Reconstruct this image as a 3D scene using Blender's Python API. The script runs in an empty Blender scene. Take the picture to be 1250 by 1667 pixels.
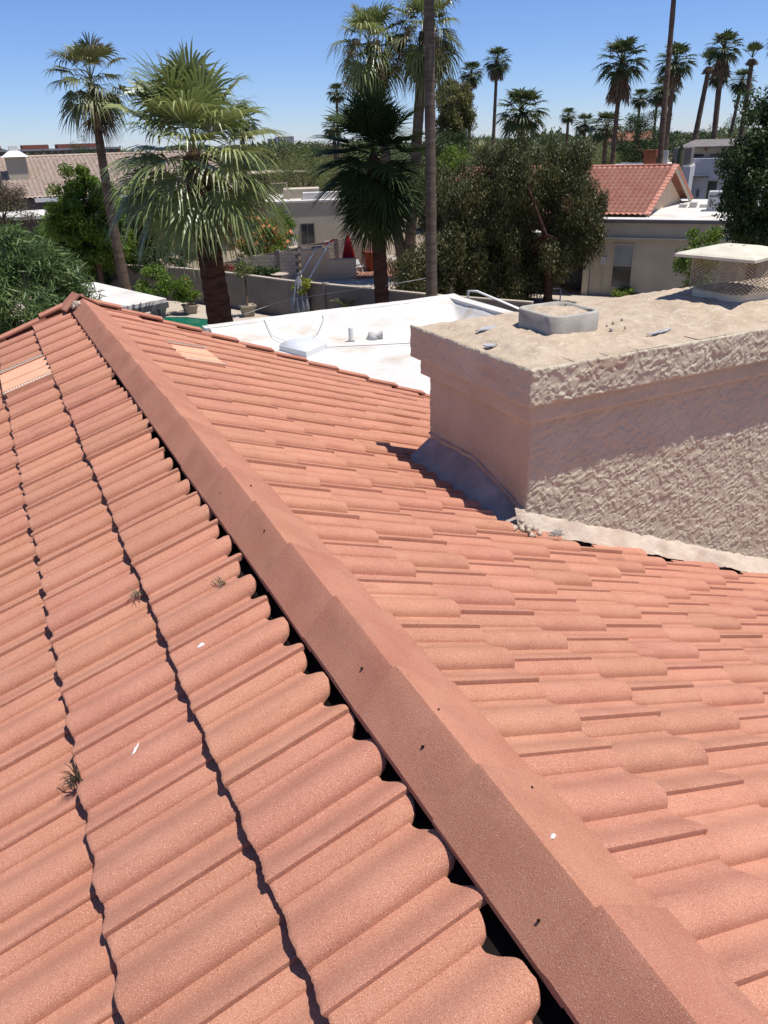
import bpy, math, random
import numpy as np
from mathutils import Matrix, Vector
random.seed(7); RNG = np.random.default_rng(7)
PI = math.pi; R = math.radians
SC = bpy.context.scene; COL = SC.collection

# ------------------------------------------------------------------ camera, sky, sun, exposure
CAMZ = 7.0; CREST = 5.837
cam = bpy.data.cameras.new('camera'); cam_o = bpy.data.objects.new('camera', cam); COL.objects.link(cam_o)
cam.sensor_fit = 'VERTICAL'; cam.sensor_height = 36.0; cam.lens = 27.04; cam.clip_end = 4000; cam.clip_start = 0.02
_az, _p, _r = R(25.79), R(25.733), R(1.80)
_lx = Vector((math.cos(_az), -math.sin(_az), 0)); _ly = Vector((math.sin(_az), math.cos(_az), 0)); _z = Vector((0, 0, 1))
_f = _ly * math.cos(_p) - _z * math.sin(_p); _u = _ly * math.sin(_p) + _z * math.cos(_p)
_right = _lx * math.cos(_r) - _u * math.sin(_r); _up = _lx * math.sin(_r) + _u * math.cos(_r)
CAMP = Vector((-0.683, 0.0, CAMZ))
cam_o.matrix_world = Matrix(((_right.x, _up.x, -_f.x, CAMP.x), (_right.y, _up.y, -_f.y, CAMP.y), (_right.z, _up.z, -_f.z, CAMP.z), (0, 0, 0, 1)))
SC.camera = cam_o
SUN = Vector((0.26, -0.19, 1.0)).normalized()
w = bpy.data.worlds.new('World'); SC.world = w; w.use_nodes = True
nt = w.node_tree; bg = nt.nodes['Background']; sky = nt.nodes.new('ShaderNodeTexSky'); sky.sky_type = 'NISHITA'
sky.sun_disc = False; sky.sun_elevation = math.asin(SUN.z); sky.sun_rotation = math.atan2(SUN.x, SUN.y)
sky.air_density = 1.0; sky.dust_density = 0.3; sky.ozone_density = 10.0; sky.altitude = 1500
wb = nt.nodes.new('ShaderNodeMix'); wb.data_type = 'RGBA'; wb.blend_type = 'MULTIPLY'; wb.inputs['Factor'].default_value = 1.0; wb.inputs['B'].default_value = (1.08, 1.05, 1.20, 1)   # white balance of the whole sky
nt.links.new(sky.outputs[0], wb.inputs['A']); nt.links.new(wb.outputs['Result'], bg.inputs[0]); bg.inputs[1].default_value = 0.092
sl = bpy.data.lights.new('sun', 'SUN'); sl.energy = 5.0; sl.angle = R(0.55); sl.color = (1.0, 0.955, 0.89)
so = bpy.data.objects.new('sun', sl); COL.objects.link(so); so.rotation_euler = SUN.to_track_quat('Z', 'Y').to_euler(); so.location = (0, 0, 60)
SC.view_settings.view_transform = 'Standard'; SC.view_settings.look = 'None'; SC.view_settings.exposure = 0.28; SC.view_settings.gamma = 1.0
SC.view_settings.use_curve_mapping = False
SC.render.engine = 'CYCLES'; SC.cycles.max_bounces = 5; SC.cycles.diffuse_bounces = 3; SC.cycles.transparent_max_bounces = 6

# ------------------------------------------------------------------ materials
MATS = {}
KA = .86    # surfaces a little darker: the picture is exposed up by a third of a stop
def mat(name, col, rough=0.85, spec=0.25, col2=None, nscale=3.0, ndetail=4.0, lo=0.35, hi=0.65, bump=0.0, bscale=60.0, bdist=0.01,
        rand=0.0, speck=None, sscale=300.0, tint=False, transl=0.0, metal=0.0, coord='Object', stretch=None, streak=None):
    m = bpy.data.materials.new(name); m.use_nodes = True; t = m.node_tree; N = t.nodes; L = t.links
    b = N['Principled BSDF']; out = N['Material Output']
    b.inputs['Roughness'].default_value = rough; b.inputs['Specular IOR Level'].default_value = spec; b.inputs['Metallic'].default_value = metal
    tc = N.new('ShaderNodeTexCoord'); co = tc.outputs[coord]
    oi = N.new('ShaderNodeObjectInfo')
    if rand:
        ad = N.new('ShaderNodeVectorMath'); ad.operation = 'ADD'; sc_ = N.new('ShaderNodeVectorMath'); sc_.operation = 'SCALE'
        cx = N.new('ShaderNodeCombineXYZ')
        for i in range(3): L.new(oi.outputs['Random'], cx.inputs[i])
        L.new(cx.outputs[0], sc_.inputs[0]); sc_.inputs['Scale'].default_value = 37.0
        L.new(co, ad.inputs[0]); L.new(sc_.outputs[0], ad.inputs[1]); co = ad.outputs[0]
    if stretch:
        mp = N.new('ShaderNodeMapping'); mp.inputs['Scale'].default_value = stretch; L.new(co, mp.inputs[0]); co = mp.outputs[0]
    def mix(a, bcol, fac, mode='MIX'):
        x = N.new('ShaderNodeMix'); x.data_type = 'RGBA'; x.blend_type = mode
        for sock, v in ((x.inputs['A'], a), (x.inputs['B'], bcol)):
            if isinstance(v, tuple): sock.default_value = (*v, 1)
            else: L.new(v, sock)
        if isinstance(fac, float): x.inputs['Factor'].default_value = fac
        else: L.new(fac, x.inputs['Factor'])
        return x.outputs['Result']
    def noise(scale, detail, a, c, rough_=0.55, src=None):
        n = N.new('ShaderNodeTexNoise'); n.inputs['Scale'].default_value = scale; n.inputs['Detail'].default_value = detail; n.inputs['Roughness'].default_value = rough_
        L.new(src or co, n.inputs['Vector'])
        r = N.new('ShaderNodeMapRange'); r.inputs['From Min'].default_value = a; r.inputs['From Max'].default_value = c
        L.new(n.outputs['Fac'], r.inputs['Value']); return r.outputs['Result'], n.outputs['Fac']
    if not tint:
        col = tuple(q * KA for q in col); col2 = col2 and tuple(q * KA for q in col2)
        if speck: speck = tuple(tuple(q * KA for q in p_) for p_ in speck)
        if streak: streak = (tuple(q * KA for q in streak[0]),) + tuple(streak[1:])
    c = tuple(col)
    if col2: c = mix(c, tuple(col2), noise(nscale, ndetail, lo, hi)[0])
    if streak: # (colour, xyz stretch, lo, hi)
        mp = N.new('ShaderNodeMapping'); mp.inputs['Scale'].default_value = streak[1]; L.new(co, mp.inputs[0])
        c = mix(c, tuple(streak[0]), noise(1.0, 5, streak[2], streak[3], 0.6, mp.outputs[0])[0])
    if rand:
        hs = N.new('ShaderNodeHueSaturation')
        if isinstance(c, tuple): hs.inputs['Color'].default_value = (*c, 1)
        else: L.new(c, hs.inputs['Color'])
        mr = N.new('ShaderNodeMapRange'); mr.inputs['To Min'].default_value = 1 - rand; mr.inputs['To Max'].default_value = 1 + rand; L.new(oi.outputs['Random'], mr.inputs['Value'])
        L.new(mr.outputs[0], hs.inputs['Value'])
        m2 = N.new('ShaderNodeMath'); m2.operation = 'MULTIPLY'; m2.inputs[1].default_value = 17.31; L.new(oi.outputs['Random'], m2.inputs[0])
        m3 = N.new('ShaderNodeMath'); m3.operation = 'FRACT'; L.new(m2.outputs[0], m3.inputs[0])
        mh = N.new('ShaderNodeMapRange'); mh.inputs['To Min'].default_value = 0.5 - rand * .05; mh.inputs['To Max'].default_value = 0.5 + rand * .05; L.new(m3.outputs[0], mh.inputs['Value'])
        L.new(mh.outputs[0], hs.inputs['Hue']); c = hs.outputs[0]
    if speck: # two lots of grains: light and dark
        f1, _ = noise(sscale, 1.0, 0.60, 0.70); f2, _ = noise(sscale * .8, 1.0, 0.40, 0.31, 0.5)
        c = mix(c, tuple(speck[0]), f1); c = mix(c, tuple(speck[1]), f2)
    if tint:
        at = N.new('ShaderNodeAttribute'); at.attribute_name = 'tint'
        hs = N.new('ShaderNodeHueSaturation')
        if isinstance(c, tuple): hs.inputs['Color'].default_value = (*c, 1)
        else: L.new(c, hs.inputs['Color'])
        mr = N.new('ShaderNodeMapRange'); mr.inputs['To Min'].default_value = .55; mr.inputs['To Max'].default_value = 1.5; L.new(at.outputs['Fac'], mr.inputs['Value']); L.new(mr.outputs[0], hs.inputs['Value'])
        mr = N.new('ShaderNodeMapRange'); mr.inputs['To Min'].default_value = .515; mr.inputs['To Max'].default_value = .48; L.new(at.outputs['Fac'], mr.inputs['Value']); L.new(mr.outputs[0], hs.inputs['Hue'])
        c = hs.outputs[0]
    if isinstance(c, tuple): b.inputs['Base Color'].default_value = (*c, 1)
    else: L.new(c, b.inputs['Base Color'])
    if bump:
        bp = N.new('ShaderNodeBump'); bp.inputs['Strength'].default_value = bump; bp.inputs['Distance'].default_value = bdist
        L.new(noise(bscale, 4, 0, 1)[1], bp.inputs['Height']); L.new(bp.outputs[0], b.inputs['Normal'])
    if transl:
        tr = N.new('ShaderNodeBsdfTranslucent'); ms = N.new('ShaderNodeMixShader'); ms.inputs[0].default_value = transl
        if isinstance(c, tuple): tr.inputs[0].default_value = (*c, 1)
        else: L.new(c, tr.inputs[0])
        L.new(b.outputs[0], ms.inputs[1]); L.new(tr.outputs[0], ms.inputs[2]); L.new(ms.outputs[0], out.inputs[0])
    MATS[name] = m
    return m
M = MATS
TILE_A, TILE_B = (0.53, 0.250, 0.163), (0.46, 0.200, 0.128)
mat('tile', TILE_A, .92, .15, TILE_B, 7, 5, .3, .75, bump=.55, bscale=420, bdist=.003, rand=.075, streak=((.36, .155, .10), (4, 22, 6), .56, .82), speck=((.78, .50, .37), (.32, .11, .07)), sscale=520)
mat('tile_field', TILE_A, .92, .15, TILE_B, 3, 5, .3, .7, bump=.5, bscale=420, bdist=.003, speck=((.78, .50, .37), (.32, .11, .07)), sscale=520, coord='Object')
mat('cap', (0.50, 0.225, 0.145), .93, .12, (0.41, 0.165, 0.105), 5, 6, .35, .7, bump=.55, bscale=420, bdist=.003, rand=.035, streak=((.36, .17, .115), (9, 5, 9), .56, .76), speck=((.68, .42, .31), (.32, .12, .08)), sscale=560)
mat('vent', (0.74, 0.41, 0.26), .8, .3, (0.70, .37, .23), 9, 3, bump=.2, bscale=200, bdist=.002)
mat('ventpale', (.74, .62, .50), .8, .3)
mat('black', (.012, .011, .012), .9, .1)
mat('deck', (.010, .008, .008), .95, .05, (.018, .013, .012), 12, 4)
mat('stucco', (.66, .60, .45), .9, .15, (.575, .51, .375), 3.5, 5, .35, .7, bump=.6, bscale=190, bdist=.004, streak=((.53, .38, .26), (1.2, 1.2, 5), .60, .82))
mat('crown', (.56, .45, .335), .95, .1, (.43, .335, .24), 9, 8, .35, .7, bump=.9, bscale=70, bdist=.012, streak=((.62, .52, .41), (14, 30, 10), .55, .7))
mat('flue', (.50, .465, .40), .9, .15, (.33, .30, .255), 7, 6, .35, .7, bump=.6, bscale=140, bdist=.004)
mat('mortar', (.62, .52, .42), .95, .1, (.52, .41, .32), 8, 5, bump=.8, bscale=90, bdist=.006)
mat('membrane', (.52, .47, .41), .85, .2, (.34, .30, .26), 6, 6, bump=.6, bscale=60, bdist=.008)
mat('greyflake', (.33, .35, .37), .6, .4, (.5, .5, .5), 30, 4)
mat('capmetal', (.70, .65, .51), .6, .35, (.60, .55, .42), 12, 5, bump=.1, bscale=90, bdist=.002)
mat('wire', (.58, .51, .37), .6, .35, (.42, .33, .22), 40, 3, metal=.3)
mat('whiteroof', (.70, .67, .625), .85, .2, (.58, .55, .51), 1.1, 7, .35, .7, bump=.5, bscale=10, bdist=.03, streak=((.50, .40, .30), (.7, 1.3, 1), .54, .74))
mat('white', (.80, .79, .76), .6, .3)
mat('skylight', (.72, .74, .77), .25, .5, (.65, .67, .70), 4, 2)
mat('wallbeige', (.40, .34, .27), .9, .15, (.34, .285, .225), 1.2, 6, bump=.3, bscale=50, bdist=.01)
mat('wallcream', (.58, .51, .385), .9, .15, (.50, .435, .325), 1.0, 6, bump=.3, bscale=40, bdist=.01)
mat('wallgrey', (.52, .53, .56), .9, .15, (.47, .48, .51), 1.0, 5, bump=.15, bscale=40, bdist=.01)
mat('walldark', (.22, .20, .19), .9, .15, (.17, .155, .15), 1.5, 4)
mat('gardenwall', (.27, .225, .185), .92, .1, (.215, .18, .15), 1.6, 6, bump=.4, bscale=60, bdist=.01)
mat('blockwall', (.66, .55, .42), .92, .1, (.56, .455, .34), 2.5, 5, bump=.4, bscale=60, bdist=.01, rand=.08)
mat('tanstucco', (.74, .555, .38), .92, .1, (.66, .48, .32), 1.5, 5, bump=.3, bscale=50, bdist=.01)
mat('concrete', (.50, .43, .35), .9, .15, (.42, .35, .28), .9, 7, .35, .65, bump=.2, bscale=30, bdist=.01)
mat('ground', (.30, .24, .175), .95, .1, (.22, .18, .125), .25, 8, .35, .65, bump=.3, bscale=8, bdist=.03, coord='Generated', stretch=(1500, 1500, 1))
mat('redgravel', (.33, .17, .12), .95, .1, (.24, .12, .09), 6, 6, bump=.5, bscale=40, bdist=.02)
mat('water', (.005, .17, .105), .08, .5, (.004, .13, .08), 1.5, 3, bump=.08, bscale=6, bdist=.02)
mat('glassdark', (.02, .03, .035), .08, .6, (.05, .06, .06), 1.4, 3)
mat('curtain', (.30, .33, .33), .35, .5, (.22, .24, .24), 2, 3)
mat('redtile', (.50, .205, .145), .9, .15, (.58, .30, .22), 2.0, 6, .35, .7, bump=.2, bscale=60, bdist=.01)
mat('pinktile', (.55, .44, .36), .9, .15, (.36, .26, .20), 5, 5, .35, .65)
mat('brickred', (.30, .13, .09), .9, .15, (.25, .11, .08), 1, 3)
mat('farbrown', (.16, .10, .085), .9, .15, (.12, .08, .07), 1, 3)
mat('fargrey', (.30, .30, .33), .8, .2, (.24, .245, .28), .1, 3)
mat('metalgrey', (.55, .56, .55), .5, .4, (.47, .48, .47), 6, 3)
mat('metaldark', (.10, .10, .105), .5, .4)
mat('rustbox', (.30, .10, .055), .8, .2, (.22, .075, .04), 4, 4)
mat('redcloth', (.42, .02, .03), .8, .2, (.30, .012, .02), 5, 3)
mat('greycloth', (.30, .31, .34), .85, .2, (.20, .205, .225), 5, 3)
mat('terracotta', (.40, .12, .065), .85, .2, (.32, .09, .05), 4, 4)
mat('pot', (.44, .37, .27), .85, .2, (.36, .30, .22), 6, 4)
mat('redplastic', (.55, .03, .03), .4, .5)
mat('bark', (.16, .105, .075), .95, .1, (.09, .06, .045), 2.5, 6, .35, .65, bump=.8, bscale=22, bdist=.03, stretch=(1, 1, 3.5))
mat('palmbark', (.20, .145, .105), .95, .1, (.115, .075, .055), 1.3, 6, .35, .65, bump=.9, bscale=16, bdist=.03, stretch=(1, 1, 5))
mat('palmbarkdark', (.115, .06, .04), .95, .1, (.05, .026, .02), 2.2, 6, .35, .65, bump=.9, bscale=16, bdist=.03, stretch=(1, 1, 4))
mat('greybark', (.19, .15, .12), .95, .1, (.115, .085, .065), 1.4, 6, .35, .65, bump=.8, bscale=14, bdist=.03, stretch=(1, 1, 6))
def leafmat(n, col, tr=.25, sp=.35, ro=.5): mat(n, col, ro, sp, tint=True, transl=tr)
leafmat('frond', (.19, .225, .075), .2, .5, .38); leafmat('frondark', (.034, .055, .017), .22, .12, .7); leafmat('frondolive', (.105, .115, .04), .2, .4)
leafmat('dead', (.20, .145, .10), .15, .1, .9); leafmat('seed', (.50, .38, .22), .1, .1, .9); leafmat('frondfar', (.07, .095, .032), .2, .35)
leafmat('leafcitrus', (.115, .185, .022), .3); leafmat('leafdark', (.038, .066, .017), .25); leafmat('leafolive', (.082, .086, .027), .15)
leafmat('leafblue', (.10, .135, .052), .22); leafmat('leafmesq', (.15, .175, .055), .3); leafmat('leafyellow', (.22, .25, .02), .3)
leafmat('leafeuc', (.15, .15, .045), .3); leafmat('leafbright', (.09, .17, .02), .3); leafmat('flower', (.80, .30, .12), .2, .2, .8)
leafmat('leafoleander', (.095, .15, .045), .25); leafmat('leafbrown', (.10, .075, .045), .2); leafmat('straw', (.42, .33, .22), .1, .2, .9); leafmat('cactus', (.12, .13, .075), 0, .2, .8); leafmat('redflower', (.45, .03, .04), .2, .2, .8)

# ------------------------------------------------------------------ object helpers
def put(name, me, m=None, parent=None):
    o = bpy.data.objects.new(name, me); COL.objects.link(o)
    if m is not None and not me.materials: me.materials.append(M[m] if isinstance(m, str) else m)
    if parent is not None: o.parent = parent
    return o
def tag(o, label=None, cat=None, group=None, kind=None):
    if label: o['label'] = label
    if cat: o['category'] = cat
    if group: o['group'] = group
    if kind: o['kind'] = kind
    return o
def thing(name, label, cat, loc=(0, 0, 0), rz=0.0, group=None):
    o = bpy.data.objects.new(name, None); COL.objects.link(o); o.location = loc; o.rotation_euler = (0, 0, rz); o.empty_display_size = .2
    return tag(o, label, cat, group)
def meshnp(name, v, f, smooth=False, tint=None):
    v = np.asarray(v, np.float32); me = bpy.data.meshes.new(name)
    if isinstance(f, np.ndarray):
        nf, k = f.shape; me.vertices.add(len(v)); me.vertices.foreach_set('co', v.ravel())
        me.loops.add(nf * k); me.loops.foreach_set('vertex_index', f.astype(np.int32).ravel())
        me.polygons.add(nf); me.polygons.foreach_set('loop_start', np.arange(0, nf * k, k, dtype=np.int32)); me.polygons.foreach_set('loop_total', np.full(nf, k, np.int32))
        me.update(calc_edges=True)
    else:
        me.from_pydata([tuple(map(float, q)) for q in v], [], f); me.update()
    if smooth: me.polygons.foreach_set('use_smooth', np.ones(len(me.polygons), bool))
    if tint is not None:
        a = me.attributes.new('tint', 'FLOAT', 'POINT'); a.data.foreach_set('value', np.asarray(tint, np.float32))
    return me
class MB:
    def __init__(s): s.v = []; s.f = []
    def add(s, vs, fs):
        n = len(s.v); s.v += [tuple(q) for q in vs]; s.f += [tuple(n + i for i in q) for q in fs]; return s
    def box(s, c, d, M3=None):
        x, y, z = [k / 2 for k in d]; P = [(-x, -y, -z), (x, -y, -z), (x, y, -z), (-x, y, -z), (-x, -y, z), (x, -y, z), (x, y, z), (-x, y, z)]
        if M3: P = [M3 @ Vector(q) for q in P]
        return s.add([(q[0] + c[0], q[1] + c[1], q[2] + c[2]) for q in P], [(0, 3, 2, 1), (4, 5, 6, 7), (0, 1, 5, 4), (1, 2, 6, 5), (2, 3, 7, 6), (3, 0, 4, 7)])
    def bb(s, a, b): return s.box([(a[i] + b[i]) / 2 for i in range(3)], [abs(b[i] - a[i]) for i in range(3)])
    def tube(s, pts, rad, n=8, cap=True):
        pts = [Vector(q) for q in pts]; rad = rad if hasattr(rad, '__len__') else [rad] * len(pts); vs = []; fs = []
        for i, q in enumerate(pts):
            d = (pts[min(i + 1, len(pts) - 1)] - pts[max(i - 1, 0)]).normalized()
            a = d.cross(Vector((0, 0, 1)) if abs(d.z) < .93 else Vector((0, 1, 0))).normalized(); b = d.cross(a)
            for k in range(n): t = 2 * PI * k / n; vs.append(q + (a * math.cos(t) + b * math.sin(t)) * rad[i])
        for i in range(len(pts) - 1):
            for k in range(n): k2 = (k + 1) % n; fs.append((i * n + k, i * n + k2, (i + 1) * n + k2, (i + 1) * n + k))
        if cap: fs += [tuple(range(n)), tuple(reversed(range((len(pts) - 1) * n, len(pts) * n)))]
        return s.add(vs, fs)
    def lathe(s, c, prof, n=16, sq=None):
        vs = []; fs = []
        for r, z in prof:
            for k in range(n): t = 2 * PI * k / n; vs.append((c[0] + r * math.cos(t), c[1] + r * math.sin(t), c[2] + z))
        for i in range(len(prof) - 1):
            for k in range(n): k2 = (k + 1) % n; fs.append((i * n + k, i * n + k2, (i + 1) * n + k2, (i + 1) * n + k))
        fs += [tuple(reversed(range(n))), tuple(range((len(prof) - 1) * n, len(prof) * n))]
        return s.add(vs, fs)
    def prism(s, poly, z0, z1):
        n = len(poly); return s.add([(x, y, z0) for x, y in poly] + [(x, y, z1) for x, y in poly],
            [tuple(reversed(range(n))), tuple(range(n, 2 * n))] + [(i, (i + 1) % n, n + (i + 1) % n, n + i) for i in range(n)])
    def build(s, name, m, parent=None, smooth=False, off=(0, 0, 0)):
        me = meshnp(name, [(x - off[0], y - off[1], z - off[2]) for x, y, z in s.v], s.f, smooth); return put(name, me, m, parent)
def struct(o): o['kind'] = 'structure'; return o
def rrect(x0, x1, y0, y1, r, n=5):
    out = []
    for cx, cy, a0 in ((x1 - r, y1 - r, 0), (x0 + r, y1 - r, 90), (x0 + r, y0 + r, 180), (x1 - r, y0 + r, 270)):
        for k in range(n + 1): a = R(a0 + 90 * k / n); out.append((cx + r * math.cos(a), cy + r * math.sin(a)))
    return out
def vnoise(x, y, seed=0):   # smooth value noise on arrays
    g = np.random.default_rng(seed).random((64, 64)); xi = np.floor(x).astype(int); yi = np.floor(y).astype(int); fx = x - xi; fy = y - yi
    fx = fx * fx * (3 - 2 * fx); fy = fy * fy * (3 - 2 * fy)
    a = g[xi % 64, yi % 64]; b = g[(xi + 1) % 64, yi % 64]; c = g[xi % 64, (yi + 1) % 64]; d = g[(xi + 1) % 64, (yi + 1) % 64]
    return a * (1 - fx) * (1 - fy) + b * fx * (1 - fy) + c * (1 - fx) * fy + d * fx * fy
def grid(nu, nv):
    i = np.arange(nu - 1)[:, None] * nv + np.arange(nv - 1)[None, :]; i = i.ravel()
    return np.stack([i, i + nv, i + nv + 1, i + 1], 1)

# ------------------------------------------------------------------ the setting: ground, yard, pool
gv = [(-2500, -2500, 0), (2500, -2500, 0), (2500, 2500, 0), (-2500, 2500, 0)]
struct(put('ground', meshnp('ground', gv, [(0, 1, 2, 3)]), 'ground'))
m = MB(); m.prism([(-6, 7.8), (3.4, 7.8), (3.4, 17.5), (12.5, 17.5), (14.2, 26), (10.9, 32.9), (7.9, 39.8), (3, 46.5), (-6, 46.5)], -.2, .012)
struct(m.build('pool_deck', 'concrete'))
pool = [(3.2, 31.0), (8.6, 31.2), (8.9, 32.4), (8.2, 33.8), (6.9, 35.8), (5.2, 36.9), (3.4, 37.0)]
m = MB(); m.prism([(x * 1.0, y) for x, y in pool], -.1, .020); struct(m.build('swimming_pool_water', 'water'))
cx, cy = 6.1, 34.0
m = MB(); n_ = len(pool)
inn = pool; outp = [(cx + (x - cx) * 1.09, cy + (y - cy) * 1.09) for x, y in pool]
m.add([(x, y, .05) for x, y in inn] + [(x, y, .05) for x, y in outp] + [(x, y, -.05) for x, y in inn], [(i, (i + 1) % n_, n_ + (i + 1) % n_, n_ + i) for i in range(n_)] + [((i + 1) % n_, i, 2 * n_ + i, 2 * n_ + (i + 1) % n_) for i in range(n_)])
struct(m.build('pool_coping', 'concrete'))
m = MB(); m.prism([(14.9, 26.5), (20, 26.2), (27, 27.5), (24.8, 31), (29, 40), (24, 49), (13, 47), (8.6, 40.6), (11.5, 33.5)], -.2, .010)
struct(m.build('neighbour_patio', 'concrete'))
m = MB(); m.prism([(17.6, 40.9), (22.5, 39.2), (23.5, 46), (18.6, 46.5)], -.2, .022); struct(m.build('gravel_bed', 'redgravel'))
gs = MB()
for k in range(700):
    x = random.uniform(17.7, 22.6); y = random.uniform(40.9, 45.8); r_ = random.uniform(.03, .06); gs.box((x, y, .03), (r_, r_ * .8, r_ * .6), Matrix.Rotation(random.random() * 3, 3, 'Z'))
tag(gs.build('gravel', 'redgravel'), 'loose reddish gravel spread beside the tan patio wall', 'gravel', kind='stuff')

# ------------------------------------------------------------------ the tiled house under the camera
T = math.tan(R(22.62)); TH = R(16.2); TH_R = R(18.6)          # roof pitch, lie of the overlapping tiles
YR = 7.7                                       # gable end
house = thing('tiled_house', 'house with salmon pink concrete tile roof filling the foreground', 'house', (0, 0, 0))
m = MB(); E0, E1 = -5.2, 5.0
def rz(x, e=0.0): return CREST - e - T * abs(x)
for y0, y1 in ((-6, 7.55),):
    m.add([(0, y0, rz(0, .125)), (E1, y0, rz(E1, .125)), (E1, y1, rz(E1, .125)), (0, y1, rz(0, .125)), (E0, y0, rz(E0, .125)), (E0, y1, rz(E0, .125))], [(0, 1, 2, 3), (4, 0, 3, 5)])
    b = .30
    m.add([(0, y0, rz(0, b)), (E1, y0, rz(E1, b)), (E1, y1, rz(E1, b)), (0, y1, rz(0, b)), (E0, y0, rz(E0, b)), (E0, y1, rz(E0, b))], [(3, 2, 1, 0), (5, 3, 0, 4)])
    m.add([(0, y1, rz(0, .125)), (E1, y1, rz(E1, .125)), (E1, y1, rz(E1, b)), (0, y1, rz(0, b)), (E0, y1, rz(E0, .125)), (E0, y1, rz(E0, b))], [(0, 3, 2, 1), (4, 5, 3, 0)])
m.build('roof_deck', 'deck', house)
m = MB(); x0, x1 = -4.6, 4.4
poly = [(x0, 0), (x1, 0), (x1, rz(x1, .35)), (0, rz(0, .35)), (x0, rz(x0, .35))]
n_ = 5; m.add([(x, -5.5, z) for x, z in poly] + [(x, 7.2, z) for x, z in poly], [tuple(range(n_)), tuple(reversed(range(n_, 2 * n_)))] + [(i, n_ + i, n_ + (i + 1) % n_, (i + 1) % n_) for i in range(n_)])
m.build('wall', 'wallbeige', house)

def _prof():   # each barrel: round steep near side, long gentle far side, narrow pan
    H = 35.0; P = [(0, 25.0), (1.5, 32.5), (5, 34.8)]
    for t in (18, 30, 42, 54, 66, 77, 87): P.append((t, 35.5 * (.5 + .5 * math.cos(PI * min(1, t / 95)))))
    P += [(95, .0), (105, .0)]
    for a in (9, 18, 28, 38, 49, 61, 74): P.append((106 + 42 * (1 - math.cos(R(a))), H * math.sin(R(a))))
    P.append((149, H))
    for t in (162, 175, 188, 201, 214, 227, 239): P.append((t, H * (.5 + .5 * math.cos(PI * ((t - 149) / 98) ** 1.1))))
    P += [(247, 0), (256, 0)]
    for a in (9, 18, 28, 39, 52, 68): P.append((257 + 50 * (1 - math.cos(R(a))), 22 * math.sin(R(a))))
    P += [(305, 21.0), (312, 20.5)]
    return P
PROF = _prof()
def tile_mesh(side, t0=0., t1=312., seed=0, ln=.42):
    rg = random.Random(seed); P = [q for q in PROF if t0 <= q[0] <= t1]
    th = 13.0; vs = []; fs = []; n = len(P)
    wob = [rg.uniform(-1.6, 1.6) for _ in P]
    rows = [(-.000, -3.2), (.004, -.8), (.010, 0), (ln * .55, 0), (ln - .008, 0), (ln, -2.0)]; ntc = .042 if ln < .4 else 0.0
    for a, dh in rows:
        for i, (t, h) in enumerate(P):
            aa = a + (wob[i] * .001 if a < .02 or a > ln - .01 else 0) - (ntc * (1 - min(1, h / 32)) ** 1.3 if a > ln - .01 else 0) + (.003 * (1 - h / 39) if a < .02 else 0); vs.append((side * aa, t * .001, (h + dh) * .001))
    nr = len(rows)
    def q(*i): return i if side > 0 else tuple(reversed(i))
    for r_ in range(nr - 1):
        for i in range(n - 1): fs.append(q(r_ * n + i, (r_ + 1) * n + i, (r_ + 1) * n + i + 1, r_ * n + i + 1))
    b0 = len(vs)
    for a in (0.002, ln):
        for i, (t, h) in enumerate(P): vs.append((side * (a + wob[i] * .001 - (ntc * (1 - min(1, h / 32)) ** 1.3 if a > .1 else -.003 * (1 - h / 39))), t * .001, (h - 13) * .001 if h > 6 else (h - 11) * .001))
    for i in range(n - 1):
        fs.append(q(b0 + i, i, i + 1, b0 + i + 1)); e = (nr - 1) * n; fs.append(q(e + i, b0 + n + i, b0 + n + i + 1, e + i + 1))
        fs.append(q(b0 + i, b0 + i + 1, b0 + n + i + 1, b0 + n + i))
    e = (nr - 1) * n
    fs.append(q(*( [b0] + [b0 + n] + [r_ * n for r_ in reversed(range(nr))] )))
    fs.append(q(*( [r_ * n + n - 1 for r_ in range(nr)] + [b0 + n + n - 1, b0 + n - 1] )))
    # fix winding of near side
    me = meshnp('roof_tile', vs, fs); 
    sm = np.ones(len(me.polygons), bool); sm[(nr - 1) * (n - 1):] = False; me.polygons.foreach_set('use_smooth', sm)
    me.set_sharp_from_angle(angle=R(38))
    return me
TM = {1: [tile_mesh(1, seed=i) for i in range(4)], -1: [tile_mesh(-1, seed=i + 9) for i in range(4)]}
SHORT = [tile_mesh(1, seed=20 + i, ln=.338 + .011 * i) for i in range(4)]
HALF = {1: [tile_mesh(1, 0, 104.5, 3), tile_mesh(1, 104, 256.5, 4)], -1: [tile_mesh(-1, 0, 104.5, 5), tile_mesh(-1, 104, 256.5, 6)]}
for L_ in list(TM.values()) + list(HALF.values()) + [SHORT]:
    for me in L_: me.materials.append(M['tile'])
PER = .3055; EXPO = .327
VENTS = {('L', 1): (5.84, 6.50), ('R', 1): (5.82, 6.48)}
def in_view(x, y, z):
    d = Vector((x, y, z)) - CAMP; k = d.dot(_f)
    if k < .2: return False
    return abs(d.dot(_right) / k) < .56 and abs(d.dot(_up) / k) < .73
cells = []
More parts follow.
